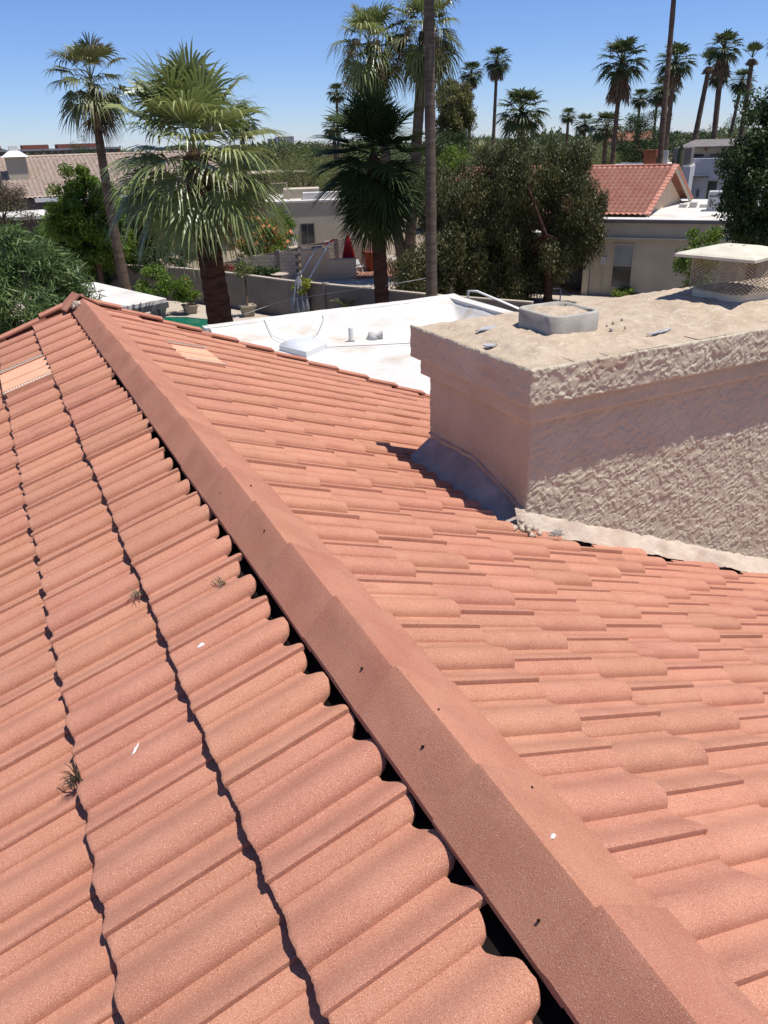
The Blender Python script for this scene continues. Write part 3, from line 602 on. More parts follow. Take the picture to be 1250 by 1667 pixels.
def feather(L, nleaf, elev, rg, ll=.45, bend=1.2, wl=.018):
    vs = []; fs = []; p = np.zeros(3); ns = 8; path = [p.copy()]; dirs = []
    for k in range(ns): e = elev - bend * ((k + .5) / ns) ** 1.3; d = np.array([math.cos(e), 0, math.sin(e)]); p = p + L / ns * d; path.append(p.copy()); dirs.append(d)
    dirs.append(dirs[-1])
    for k, q in enumerate(path): w_ = .02 * (1 - .85 * k / ns); vs += [q + [0, -w_, 0], q + [0, w_, 0], q + [0, 0, -w_]]
    for k in range(ns):
        for i in range(3): j = (i + 1) % 3; fs.append((k * 3 + i, k * 3 + j, k * 3 + 3 + j, k * 3 + 3 + i))
    for i in range(nleaf):
        t = .12 + .88 * i / nleaf; x = t * ns; k = min(int(x), ns - 1); q = path[k] + (path[k + 1] - path[k]) * (x - k); d = dirs[k]; n_ = np.array([-d[2], 0, d[0]])
        for s in (-1, 1):
            lv = d * .75 + np.array([0, s, 0]) * .75 + n_ * .35; lv /= np.linalg.norm(lv); l_ = ll * (math.sin(PI * min(1, t * .9 + .1)) * .7 + .3) * rg.uniform(.85, 1.1); n0 = len(vs)
            vs += [q - d * wl * .4, q + d * wl * .4, q + lv * l_ * .5 + d * wl, q + lv * l_ * .5 - d * wl, q + lv * l_ - [0, 0, l_ * .18]]; fs += [(n0, n0 + 1, n0 + 2, n0 + 3), (n0 + 3, n0 + 2, n0 + 4)]
    return np.array(vs), fs
def fmesh(v, f, rg): return meshnp('frond', v, f, False, np.clip(np.full(len(v), rg.normal(.5, .2)) + rg.normal(0, .08, len(v)), 0, 1))
def trunk_mesh(m, base, top, r0, r1, rings=24, curve=0.0, rg=random, n=12):
    b, t = Vector(base), Vector(top); pts = []; rr = []
    for i in range(rings + 1):
        k = i / rings; off = Vector((curve * math.sin(PI * k), 0, 0)); pts.append(b.lerp(t, k) + off); rr.append((r0 + (r1 - r0) * k + (r0 * .18 * math.exp(-k * 9))) * (1 + .035 * ((i % 2) * 2 - 1) + rg.uniform(-.02, .02)))
    m.tube(pts, rr, n)
GA = 2.39996
def hero_palm(name, label, base, top, tr0, tr1, lp, lb, nfr, nseg, mats, seed, emax=84, emin=-35, droop=.6, dead=0, bark='palmbark', group=None, wmax=.03, seeds=0, curve=0, deadlen=1.0, rise=.5, egam=1.0):
    rg = np.random.default_rng(seed); rd = random.Random(seed); t = thing(name, label, 'palm tree', base, 0, group); b = Vector(base)
    m = MB(); trunk_mesh(m, (0, 0, 0), Vector(top) - b - Vector((0, 0, .55)), tr0, tr1, 40, curve, rd); m.lathe(Vector(top) - b - Vector((0, 0, .62)), [(tr1, 0), (tr1 * .6, .12), (tr1 * .2, .26), (.02, .34)], 12); m.build('trunk', bark, t, True)
    bank = {}
    for i in range(nfr):
        k = i / (nfr - 1); e = emax + (emin - emax) * k ** egam + rd.uniform(-6, 6); key = int(round(e / 9)); var = i % 2
        if (key, var) not in bank:
            f_ = frond(lp * rg.uniform(.75, 1.15), lb * rg.uniform(.9, 1.1), nseg, R(key * 9), rg, droop * (.7 + .5 * (1 - max(0, key * 9) / 90)), wmax, bend=.12 + .40 * (1 - max(0, key * 9) / 90)); bank[(key, var)] = fmesh(*f_, rg)
            bank[(key, var)].materials.append(M[mats[0] if rd.random() < .8 or len(mats) == 1 else mats[1]])
        o = put('frond', bank[(key, var)], None, t); o.location = Vector(top) - b + Vector((0, 0, -.25 - rise * k)); o.rotation_euler = (rd.uniform(-.08, .08), rd.uniform(-.06, .06), i * GA + rd.uniform(-.2, .2)); s_ = rd.uniform(.85, 1.1) * (.82 + .18 * min(1, k * 4)); o.scale = (s_, s_, s_)
    dm = []
    for i in range(4): f_ = frond(lp * .7 * deadlen, lb * .85 * deadlen, max(10, nseg // 2), R(-62 - 6 * i), rg, .5, wmax * .8, .3, fold=.8, spread=1.2); dm.append(fmesh(*f_, rg)); dm[-1].materials.append(M['dead'])
    for i in range(dead):
        o = put('dead_frond', dm[i % 4], None, t); o.location = Vector(top) - b + Vector((0, 0, -.55 - rd.random() * .5)); o.rotation_euler = (0, rd.uniform(-.1, .15), i * GA * 1.3)
    for i in range(seeds):
        n = 260; q = np.zeros((n, 3)); u_ = rg.random(n); a_ = i * 2.2 + .4
        q[:, 0] = math.cos(a_) * (.5 + .75 * np.sin(u_ * 1.6)) + rg.normal(0, .10, n); q[:, 1] = math.sin(a_) * (.5 + .75 * np.sin(u_ * 1.6)) + rg.normal(0, .10, n); q[:, 2] = -.1 - u_ ** 1.6 * 1.9 + rg.normal(0, .08, n)
        v, f, tn = leaf_cloud(q, .13, .55, rg, .6); o = tag(put('seed_cluster', meshnp('seed_cluster', v, f, False, tn), 'seed', t), kind='stuff'); o.location = Vector(top) - b + Vector((0, 0, -.2))
    return t
FARM = {}
def far_crown(kind):
    if kind in FARM: return FARM[kind]
    rg = np.random.default_rng(hash(kind) % 1000 if isinstance(kind, int) else sum(map(ord, kind))); V = []; F = []; TN = []
    nfr, lo_, hi_, L = {'round': (46, -40, 85, 1.0), 'round_b': (40, -45, 80, 1.0), 'skirt': (42, -30, 85, 1.0), 'tuft': (16, 38, 88, 1.0), 'date': (44, -25, 85, 1.0)}[kind]
    for i in range(nfr):
        e = R(hi_ + (lo_ - hi_) * i / nfr + rg.uniform(-8, 8))
        v, f = feather(1.45, 22, e, rg, .36, 1.0, .02) if kind == 'date' else frond(.62, .58, 13, e, rg, .08 if kind == 'tuft' else .45, .035, .1 if kind == 'tuft' else .4, low=True, spread=1.3 if kind == 'tuft' else 2.0)
        a = i * GA; c, s = math.cos(a), math.sin(a); v = v @ np.array([[c, s, 0], [-s, c, 0], [0, 0, 1]]); n0 = len(V); V += v.tolist(); F += [tuple(n0 + j for j in q) for q in f]; TN += [float(np.clip(rg.normal(.5, .22), 0, 1))] * len(v)
    FARM[kind] = meshnp('crown', V, F, False, TN); FARM[kind].materials.append(M['frondfar'])
    n = 900; u_ = rg.random(n); a_ = rg.random(n) * 2 * PI; r_ = .12 + .28 * np.sin(np.clip(u_ * 1.5, 0, PI)) + rg.normal(0, .04, n)
    v, f, tn = leaf_cloud(np.stack([np.cos(a_) * r_, np.sin(a_) * r_, -.12 - u_ * .8], 1), .28, .16, rg, 1.2); FARM[kind + '_d'] = meshnp('dead_skirt', v, f, False, tn); FARM[kind + '_d'].materials.append(M['dead'])
    return FARM[kind]
def far_palm(label, bx, by, tx, ty, tz, rad, kind='round', tr=.22, skirt=.9, curve=0.0, bark='palmbark', name='fan_palm'):
    t = thing(name, label, 'palm tree', (bx, by, 0), 0, 'tall palms rising over the neighbourhood'); rd = random.Random(int(tx * 10))
    m = MB(); trunk_mesh(m, (0, 0, 0), (tx - bx, ty - by, tz - .2), tr * 1.25, tr * .85, 22, curve, rd, 9); m.build('trunk', bark, t, True)
    o = put('crown', far_crown(kind), None, t); o.location = (tx - bx, ty - by, tz - rad * .08); o.scale = (rad,) * 3; o.rotation_euler = (0, 0, rd.random() * 6)
    if skirt: o = put('dead_skirt', FARM[kind + '_d'], None, t); o.location = (tx - bx, ty - by, tz - .05); o.scale = (rad * .9, rad * .9, rad * skirt); o.rotation_euler = (0, 0, rd.random() * 6)
    return t

# ------------------------------------------------------------------ flat white roof next door to the gable, part of the house
fb = thing('flat_roof_building', 'low building with bright white coated flat roof beyond the tile gable', 'building', (6.6, 12.6, 0))
FO = (6.6, 12.6, 0); fx0, fx1, fy0, fy1, fz = 3.45, 9.95, 7.9, 17.45, 2.95
m = MB(); m.bb((fx0, fy0, 0), (fx1, fy1, fz - .12)); m.build('wall', 'wallbeige', fb, off=FO)
nu, nv = 90, 120; uu, vv = np.meshgrid(np.linspace(fx0, fx1, nu), np.linspace(fy0, fy1, nv), indexing='ij')
cv = np.maximum(.41 * np.clip(1 - (fy1 - .28 - vv) / 1.0, 0, 1) ** 1.4, .38 * np.clip(1 - (fx1 - .28 - uu) / .45, 0, 1) ** 2)
zz = fz + .03 * vnoise(uu * .8, vv * .8, 61) + .010 * vnoise(uu * 5, vv * 5, 62) + .012 * np.sin(vv * 3.3) * np.clip((vv - 13) / 3, 0, 1) + np.maximum(cv, 0)
me = meshnp('flat_roof', np.stack([uu - FO[0], vv - FO[1], zz], 2).reshape(-1, 3), grid(nu, nv), True); put('flat_roof', me, 'whiteroof', fb)
m = MB(); m.bb((fx0 - .1, fy1 - .3, fz - .2), (fx1, fy1, 3.37)); m.build('far_parapet', 'whiteroof', fb, off=FO)
m = MB(); m.bb((fx1 - .3, fy0, fz - .2), (fx1 + .002, fy1 - .002, 3.372)); m.build('side_parapet', 'whiteroof', fb, off=FO)
sk = MB(); q = [(4.86, 14.95), (5.52, 15.42), (5.24, 16.30), (4.58, 15.83)]
sk.prism(q, 2.96, 3.10); sko = sk.build('skylight', 'white', fb, off=FO)
qc = (5.05, 15.625); d_ = MB(); ring = [[(qc[0] + (x - qc[0]) * s_, qc[1] + (y - qc[1]) * s_, z_) for x, y in q] for s_, z_ in ((.96, 3.101), (.9, 3.15), (.62, 3.20), (.25, 3.22))]
d_.add([p for r_ in ring for p in r_], [(i * 4 + j, i * 4 + (j + 1) % 4, i * 4 + 4 + (j + 1) % 4, i * 4 + 4 + j) for i in range(3) for j in range(4)] + [(12, 13, 14, 15)]); d_.build('dome', 'skylight', sko, True, FO)
m = MB(); m.lathe((6.25, 15.75, 2.97), [(.09, 0), (.06, .06), (.055, .30), (.045, .32)], 12); m.build('vent_pipe', 'whiteroof', fb, True, FO)
m = MB(); m.lathe((6.75, 15.7, 2.97), [(.16, 0), (.10, .1), (.09, .16), (.03, .2)], 12); m.tube([(6.77, 15.7, 3.06), (6.97, 15.62, 3.06)], [.09, .095], 10); m.build('roof_jack', 'whiteroof', fb, True, FO)
def wire(label, pts, r_=.008, m_='metaldark', name='cable'):
    P = []
    for i in range(len(pts) - 1):
        for k in range(6): a, b = Vector(pts[i]), Vector(pts[i + 1]); P.append(a.lerp(b, k / 6))
    P.append(Vector(pts[-1])); m = MB(); m.tube(P, r_, 5); o = m.build(name, m_, None, True, tuple(P[0])); o.location = P[0]; tag(o, label, 'cable'); return o
wire('thin grey cable curling up from the skylight over the white parapet', [(5.3, 16.2, 3.03), (5.75, 16.5, 3.10), (6.1, 16.95, 3.3), (6.15, 17.25, 3.39)], .008, 'metalgrey')
wire('thin dark cable lying across the white flat roof', [(5.5, 15.4, 3.02), (6.6, 15.0, 3.01), (8.6, 14.2, 3.02)], .007)
wire('short grey cable hanging over the white parapet', [(4.95, 16.1, 3.04), (4.7, 16.6, 3.14), (4.72, 17.15, 3.39), (4.75, 17.5, 3.35)], .008, 'metalgrey')
m = MB(); m.tube([(10.25, 17.3, 2.9), (10.27, 17.25, 3.46), (10.3, 16.9, 3.50), (10.5, 14.3, 3.20), (10.5, 14.2, 2.9)], .03, 8); o = m.build('handrail', 'white', None, True, (10.3, 16, 0)); o.location = (10.3, 16, 0); tag(o, 'white bent pipe rail sloping beside the flat roof corner', 'rail')
# posts for the rail reach the ground
m = MB(); m.tube([(10.25, 17.3, 0), (10.25, 17.3, 2.9)], .03, 6); m.tube([(10.5, 14.2, 0), (10.5, 14.2, 2.9)], .03, 6); p_ = m.build('post', 'white', o, True, (10.3, 16, 0))

# ------------------------------------------------------------------ patio cover, pool side things
pc = thing('patio_cover', 'white flat patio cover roof with tree shadows behind the gable peak', 'patio cover', (2.6, 29, 0)); PO = (2.6, 29, 0)
m = MB(); m.prism([(.9, 26.0), (2.75, 26.25), (4.5, 27.1), (2.9, 32.4), (.9, 32.3)], 2.30, 2.42); m.build('roof', 'whiteroof', pc, off=PO)
m = MB(); m.prism([(.88, 25.96), (2.76, 26.2), (4.54, 27.07), (4.44, 27.2), (2.72, 26.36), (.88, 26.1)], 2.12, 2.30); m.build('fascia', 'metaldark', pc, off=PO)
for x, y in ((2.8, 26.6), (4.2, 27.3), (2.9, 31.9), (1.0, 31.9)): m = MB(); m.bb((x - .06, y - .06, 0), (x + .06, y + .06, 2.3)); m.build('post', 'metaldark', pc, off=PO)
def chair(x, y, rz_, label):
    t = thing('patio_chair', label, 'chair', (x, y, 0), rz_)
    m = MB(); m.bb((-.26, -.25, .38), (.26, .25, .43)); m.build('seat', 'white', t)
    m = MB(); pts = [(.25 * math.cos(a), .25, .45 + .48 * math.sin(a) ** .7 if math.sin(a) > 0 else .45) for a in np.linspace(0, PI, 12)]
    m.add([(x_, y_ + .04, z_) for x_, y_, z_ in pts] + [(x_, y_, z_) for x_, y_, z_ in pts], [tuple(range(12)), tuple(reversed(range(12, 24)))] + [(i, i + 1, 13 + i, 12 + i) for i in range(11)]); m.build('backrest', 'white', t)
    for sx in (-1, 1):
        for sy in (-1, 1): m = MB(); m.tube([(sx * .24, sy * .23, 0), (sx * .22, sy * .21, .4)], .025, 6); m.build('leg', 'white', t)
        m = MB(); m.tube([(sx * .25, -.2, .4), (sx * .27, -.22, .62), (sx * .26, .24, .66)], .022, 6); m.build('armrest', 'white', t)
chair(5.0, 45.2, .6, 'white plastic chair with round back by the dark wall')
m = MB(); m.add([(0, 0, .02), (1.0, -.1, .02), (1.0, -.1, 1.35), (0, 0, 1.2), (0, .1, .02), (1.0, 0, .02), (1.0, 0, 1.35), (0, .1, 1.2)], [(0, 1, 2, 3), (7, 6, 5, 4), (0, 4, 5, 1), (3, 2, 6, 7), (0, 3, 7, 4), (1, 5, 6, 2)]); o = m.build('plywood_sheet', 'wallcream'); o.location = (5.3, 44.6, .012); tag(o, 'pale beige panel leaning by the thin palm trunk', 'panel')
def potted(label, x, y, ph, pr, th, crown_r, lm, nleaf, seed, ls=.09, pm='pot', stem=True, cr=.22, ncl=14):
    t = tree('potted_tree', label, 'potted plant', (x, y, .012), (x, y, th), (crown_r, crown_r, crown_r * 1.05), ncl, cr, nleaf, ls, .45, lm, 0, seed=seed, group='potted trees by the pool wall')
    m = MB(); pr4 = lambda r_, z_: [(-r_, -r_, z_), (r_, -r_, z_), (r_, r_, z_), (-r_, r_, z_)]
    m.add(pr4(pr * .72, 0) + pr4(pr, ph * .86) + pr4(pr * 1.12, ph * .86) + pr4(pr * 1.12, ph) + pr4(pr * .95, ph) + pr4(pr * .9, ph * .9), [(r_ * 4 + i, r_ * 4 + (i + 1) % 4, r_ * 4 + 4 + (i + 1) % 4, r_ * 4 + 4 + i) for r_ in range(5) for i in range(4)] + [(3, 2, 1, 0), (20, 21, 22, 23)]); m.build('pot', pm, t)
    m = MB(); m.tube([(0, 0, ph * .85), (.02, 0, (ph + th) / 2), (0, .02, th)], [.035, .03, .02], 7); m.tube([(.05, .03, ph * .85), (.06, .02, th * .8)], .018, 6); m.build('trunk', 'bark', t, True)
    return t
potted('slender potted tree with small crown in square planter against the wall', 9.45, 34.5, .5, .30, 2.05, .32, 'leafmesq', 900, 3, .10)
potted('bushy dark green citrus bush in planter beside the thin palm', 5.9, 36.9, .45, .35, 1.45, .85, 'leafcitrus', 5200, 4, .11, cr=.34, ncl=26)
potted('citrus bush with one orange fruit next to big palm trunk', 7.35, 36.7, .4, .3, 1.15, .6, 'leafcitrus', 2800, 5, .11, cr=.3, ncl=18)
potted('yellow green potted shrub behind the closed grey umbrella', 11.35, 32.0, .35, .32, 1.25, .5, 'leafyellow', 1500, 6, .11)
m = MB(); m.lathe((0, 0, 0), [(.02, -.05), (.05, 0), (.02, .05)], 10); o = m.build('orange_fruit', 'flower', None, True); o.location = (7.2, 36.15, 1.62); tag(o, 'single orange fruit on the citrus bush by the palm', 'fruit')
def umbrella(label, x, y, h, r_, cm, folds=9, base=True, bend=0):
    t = thing('closed_umbrella', label, 'umbrella', (x, y, .012)); m = MB(); n = folds * 4; vs = []; rows = [(0.02, h * .99), (.35, h * .86), (.6, h * .7), (.85, h * .5), (1.0, h * .3), (.96, h * .24)]
    for rr, z_ in rows:
        for k in range(n): a = 2 * PI * k / n; q_ = r_ * rr * (.72 + .28 * math.cos(folds * a + rr * 1.5)); vs.append((q_ * math.cos(a), q_ * math.sin(a), z_))
    m.add(vs, [(i * n + k, (i + 1) * n + k, (i + 1) * n + (k + 1) % n, i * n + (k + 1) % n) for i in range(len(rows) - 1) for k in range(n)]); m.build('canopy', cm, t, True)
    m = MB(); m.tube([(0, 0, 0), (0, 0, h)], .022, 7); m.build('pole', 'metalgrey', t); m = MB(); m.lathe((0, 0, h), [(.03, -.02), (.035, .02), (.012, .07)], 8); m.build('finial', cm, t)
    m = MB(); m.lathe((0, 0, 0), [(.26, 0), (.26, .05), (.05, .1)], 14); m.build('base', 'metaldark', t, True)
umbrella('closed grey patio umbrella standing by the pool wall', 11.05, 31.95, 2.0, .46, 'greycloth')
umbrella('closed dark red patio umbrella behind the tan wall', 18.0, 42.25, 2.35, .42, 'redcloth')
# young feather palm in front of the garden wall
def feather_palm(name, label, base, h, tr, L, nfr, nl, lm, seed, ll=.4, bend=1.2, e0=80, e1=5, wl=.018, group=None):
    rg = np.random.default_rng(seed); rd = random.Random(seed); t = thing(name, label, 'palm tree', base, 0, group); m = MB(); trunk_mesh(m, (0, 0, 0), (0, 0, h), tr, tr * .8, 8, 0, rd); m.build('trunk', 'palmbark', t, True); bank = {}
    for i in range(nfr):
        key = int(round((e0 + (e1 - e0) * i / nfr) / 15))
        if key not in bank: v, f = feather(L, nl, R(key * 15), rg, ll, bend, wl); bank[key] = fmesh(v, f, rg); bank[key].materials.append(M[lm])
        o = put('frond', bank[key], None, t); o.location = (0, 0, h); o.rotation_euler = (0, rd.uniform(-.1, .1), i * GA + rd.uniform(-.3, .3)); s_ = rd.uniform(.8, 1.1); o.scale = (s_,) * 3
feather_palm('pygmy_palm', 'young feather palm with arching fronds before the garden wall', (12.55, 30.1, .012), .45, .10, 1.15, 24, 26, 'frondolive', 8, .3, 1.3)

# ------------------------------------------------------------------ garden walls
def wall_run(name, label, pts, h, th, m_, capm=None, z0=0.0, posts=()):
    t = thing(name, label, 'wall', (pts[0][0], pts[0][1], z0)); o_ = (pts[0][0], pts[0][1], z0)
    for i in range(len(pts) - 1):
        a, b = Vector(pts[i] + (0,)), Vector(pts[i + 1] + (0,)); d = (b - a).normalized(); nrm = Vector((-d.y, d.x, 0)) * th / 2; e = d * .002 * i
        q = [a - nrm - e, b - nrm + d * .05, b + nrm + d * .05, a + nrm - e]; m = MB(); m.prism([(p.x, p.y) for p in q], z0, z0 + h - .001 * i); m.build('wall_panel', m_, t, off=o_)
        if capm: q = [a - nrm * 1.25 - e, b - nrm * 1.25 + d * .05, b + nrm * 1.25 + d * .05, a + nrm * 1.25 - e]; m = MB(); m.prism([(p.x, p.y) for p in q], z0 + h, z0 + h + .05 + .001 * i); m.build('coping', capm, t, off=o_)
    for x, y in posts: m = MB(); m.bb((x - .14, y - .14, z0), (x + .14, y + .14, z0 + h + .08)); m.build('post', m_, t, off=o_)
    return t
wall_run('garden_wall', 'long brown stucco garden wall with pale coping behind the pool', [(1.0, 48.5), (3.6, 46.0), (8.0, 39.95), (9.75, 36.4), (11.0, 33.1), (12.1, 31.0), (14.6, 26.1), (16.6, 23.0)], 1.58, .18, 'gardenwall', 'concrete', 0, [(7.35, 40.75), (12.0, 31.25)])
# tan stepped wall and the block walls of the neighbour's garden
tw = thing('stepped_wall', 'low tan stucco wall with a stepped top beside the ladder', 'wall', (15.2, 42.5, 0)); WO = (15.2, 42.5, 0)
a, b = Vector((15.2, 42.6, 0)), Vector((18.0, 41.3, 0)); d = (b - a).normalized(); nr = Vector((-d.y, d.x, 0)) * .12
for i, (s0, s1, h) in enumerate(((0, 1.62, 1.62), (1.62, 3.1, 1.05))):
    p = [a + d * s0 - nr, a + d * s1 - nr, a + d * s1 + nr, a + d * s0 + nr]; m = MB(); m.prism([(q.x, q.y) for q in p], 0, h); m.build('wall_panel', 'tanstucco', tw, off=WO)
    p = [a + d * (s0 + .01 * i) - nr * 1.2, a + d * s1 - nr * 1.2, a + d * s1 + nr * 1.2, a + d * (s0 + .01 * i) + nr * 1.2]; m = MB(); m.prism([(q.x, q.y) for q in p], h, h + .05); m.build('coping', 'concrete', tw, off=WO)
bm = MB(); bm.box((0, 0, 0), (.385, .15, .185)); BME = meshnp('block', bm.v, bm.f); BME.materials.append(M['blockwall'])
def block_wall(label, a, b, h0, h1, posts=0):
    a, b = Vector((*a, 0)), Vector((*b, 0)); t = thing('block_wall', label, 'wall', a); d = (b - a); L = d.length; d.normalize(); ang = math.atan2(d.y, d.x); t.rotation_euler = (0, 0, ang)
    m = MB(); m.add([(0, -.06, 0), (L, -.06, 0), (L, .06, 0), (0, .06, 0), (0, -.06, h0), (L, -.06, h1), (L, .06, h1), (0, .06, h0)], [(0, 3, 2, 1), (4, 5, 6, 7), (0, 1, 5, 4), (1, 2, 6, 5), (2, 3, 7, 6), (3, 0, 4, 7)]); m.build('mortar_core', 'gardenwall', t)
    for r_ in range(int(h1 / .2) + 1):
        for c in range(int(L / .4) + 1):
            x = .2 + c * .4 - (.2 if r_ % 2 else 0); z = .1 + .2 * r_
            if x < .1 or x > L - .15 or z + .1 > h0 + (h1 - h0) * x / L + .06: continue
            o = put('block', BME, None, t); o.location = (x, 0, z + random.uniform(-.002, .002))
    for i in range(posts): x = L * (i + .5) / posts; m = MB(); m.bb((x - .1, -.1, 0), (x + .1, .1, h0 + (h1 - h0) * x / L + .1)); m.build('post', 'gardenwall', t)
block_wall('beige block wall running up to the tan stepped wall', (11.2, 45.1), (15.1, 42.75), 1.0, 1.75, 2)
block_wall('beige block wall behind the closed red umbrella', (15.9, 44.9), (20.2, 43.2), 1.6, 2.05, 1)
# two white poles leaning on the stepped wall (pool net and brush)
for k, (x0_, y0_, x1_, y1_) in enumerate(((14.35, 41.5, 16.05, 42.25), (14.95, 41.3, 16.75, 41.95))):
    m = MB(); dz = 1.72 + .25 * k; m.tube([(0, 0, 0), (x1_ - x0_, y1_ - y0_, dz)], .042, 7); o = m.build('leaning_pole', 'white'); o.location = (x0_, y0_, .014)
    tag(o, ['white pole with grey brush head leaning on the tan wall', 'white pole with red net head leaning on the tan wall'][k], 'pole')
    m = MB(); m.box((x1_ - x0_, y1_ - y0_, dz + .02), (.62, .05, .10), Matrix.Rotation(-.4, 3, 'Y') if k else None); m.build('head', ['walldark', 'redplastic'][k], o)
m = MB(); m.lathe((0, 0, 0), [(.36, 0), (.44, .5), (.50, 1.0), (.56, 1.02), (.56, 1.14), (.50, 1.14), (.47, 1.02)], 18); o = m.build('terracotta_pot', 'terracotta', None, True); o.location = (20.0, 43.3, .022); tag(o, 'large terracotta pot on the red gravel behind the dark palm', 'pot')
def lounge(x, y, label):
    t = thing('folding_chair', label, 'chair', (x, y, .012), .5)
    for s in (-1, 1): m = MB(); m.tube([(s * .22, -.2, 0), (s * .22, .2, .8)], .018, 6); m.tube([(s * .22, .25, 0), (s * .22, -.18, .5)], .018, 6); m.build('side_frame', 'white', t)
    m = MB(); m.bb((-.2, -.2, .40), (.2, .16, .43)); m.build('seat', 'metalgrey', t); m = MB(); m.box((0, .14, .66), (.4, .03, .3), Matrix.Rotation(-.45, 3, 'X')); m.build('backrest', 'metalgrey', t)
lounge(18.75, 42.6, 'white framed folding chair beside the terracotta pot'); 
m = MB(); m.tube([(0, 0, 0), (-.35, .1, 1.3)], .03, 6); m.tube([(.12, 0, 0), (-.2, .1, 1.25)], .03, 6); o = m.build('white_slats', 'white'); o.location = (17.8, 50.4, .9)
tag(o, 'white slats propped under the window of the cream house', 'slats'); m = MB(); m.bb((-.5, -.3, -.9), (.6, .3, 0)); m.build('plinth', 'blockwall', o)
def table(x, y, label):
    t = thing('garden_table', label, 'table', (x, y, .012)); m = MB(); m.lathe((0, 0, .6), [(.48, 0), (.5, .03), (.48, .05)], 20); m.build('tabletop', 'concrete', t); m = MB(); m.lathe((0, 0, 0), [(.25, 0), (.1, .08), (.08, .55), (.16, .6)], 12); m.build('pedestal', 'metaldark', t, True)
table(13.5, 41.5, 'small round garden table by the leafy green plants')
m = MB(); m.lathe((0, 0, 0), [(.15, 0), (.16, .05), (.16, .24), (.11, .30), (.10, .38), (.08, .4)], 14); o = m.build('water_jug', 'redplastic', None, True); o.location = (23.9, 34.3, .40); tag(o, 'red and white drink jug on the patio table', 'jug')
m = MB(); m.lathe((0, 0, 0), [(.163, .18), (.163, .245), (.113, .305), (.103, .36), (.083, .405)], 14); m.build('lid', 'white', o, True)
pt = thing('patio_table', 'low pale patio table under the dark weeping tree', 'table', (22.6, 34.8, 0)); m = MB(); m.box((0, 0, .36), (4.2, .9, .06), Matrix.Rotation(-.75, 3, 'Z')); m.build('tabletop', 'concrete', pt)
for s in (-1.7, 1.7): m = MB(); m.box((s * .73, -s * .68, .165), (.12, .7, .33), Matrix.Rotation(-.75, 3, 'Z')); m.build('leg', 'walldark', pt)
m = MB(); m.tube([(0, 0, 0), (0, 0, .55), (-.08, .05, .62), (-.28, .2, .58)], .03, 7); o = m.build('handrail', 'metalgrey', None, True); o.location = (22.9, 29.2, .012); tag(o, 'bent grey grab rail on the sunny patio by the house', 'rail')
wire('thin line strung from the dark palm to the tall grey palm trunk', [(12.6, 26.7, 2.1), (13.2, 24.5, 2.6)], .015, 'metalgrey')
wire('thin line strung along the pool wall from the big palm', [(5.2, 23.2, 2.2), (9.0, 28.0, 1.75), (12.5, 26.8, 2.1)], .009, 'metalgrey')

# ------------------------------------------------------------------ buildings
def tiled_slope(nm, parent, P0, U, V, lu, lv, per, course, amp, step, m_):
    """corrugated roof tiling: U along the eave, V up the slope"""
    U, V = Vector(U).normalized(), Vector(V).normalized(); N = U.cross(V).normalized()
    if N.z < 0: N = -N
    nu = int(lu / per) * 6 + 1; nc = max(2, int(lv / course)); us = np.linspace(0, lu, nu); prof = amp * (np.abs(np.sin(us / per * PI)) ** .8)
    vs = []; rows = []
    for c in range(nc): rows += [(c * lv / nc, step), ((c + 1) * lv / nc, 0)]
    P0 = np.array(P0); U, V, N = map(np.array, (U, V, N))
    vs = np.concatenate([P0 + us[:, None] * U + v * V + (prof + s)[:, None] * N for v, s in rows]); f = grid(len(rows), nu)
    return tag(put(nm, meshnp(nm, vs, f, False), m_, parent), kind='stuff')
d1 = Vector((.617, -.787, 0)); ANG = math.atan2(d1.y, d1.x)
rh = thing('red_roof_house', 'beige house with red tile gable and white flat roof across the yard', 'house', (25.1, 29.84, 0), ANG)
# local frame: x along the front wall, y away from the camera
m = MB(); m.bb((0, 0, 0), (9.5, 12.5, 2.62)); m.build('wall', 'wallcream', rh)
m = MB(); m.bb((-3.9, 2.9, 0), (.002, 12.4, 2.6)); m.build('porch_wall', 'wallcream', rh)
m = MB(); m.bb((-.06, .06, 2.622), (9.52, 12.4, 3.30)); m.build('parapet_wall', 'wallcream', rh)
m = MB(); m.bb((-.2, -.05, 3.30), (9.6, .3, 3.44)); m.build('fascia', 'walldark', rh)
m = MB(); m.bb((-.15, -.14, 2.56), (9.6, .055, 2.66)); m.build('ledge', 'wallcream', rh)
m = MB(); m.bb((-4.3, -.35, 2.66), (.12, 12.4, 2.86)); m.build('porch_roof', 'whiteroof', rh)
m = MB(); m.bb((-.2, .002, 3.30), (9.55, 12.4, 3.46)); m.build('flat_roof', 'whiteroof', rh)
for x in (-4.0, -.30): m = MB(); m.bb((x, -.2, 0), (x + .28, .12, 2.66)); m.build('post', 'wallcream', rh)
def window(parent, x, z0, wd, h, y=-.0, panes=2, frame='wallcream', glass='glassdark', horiz=True, curt=False):
    t = .06; m = MB()
    for a, b in (((x - t, y - .05, z0 - t), (x, y + .02, z0 + h + t)), ((x + wd, y - .05, z0 - t), (x + wd + t, y + .02, z0 + h + t)), ((x, y - .05, z0 - t), (x + wd, y + .02, z0)), ((x, y - .05, z0 + h), (x + wd, y + .02, z0 + h + t))): m.bb(a, b)
    fr = m.build('window', frame, parent)
    for k in range(panes):
        m = MB()
        if horiz: m.bb((x + .012, y - .012, z0 + h * k / panes + .015), (x + wd - .012, y + .01, z0 + h * (k + 1) / panes - .015))
        else: m.bb((x + wd * k / panes + .015, y - .012, z0 + .012), (x + wd * (k + 1) / panes - .015, y + .01, z0 + h - .012))
        m.build('pane', 'curtain' if curt and k else glass, fr)
    return fr
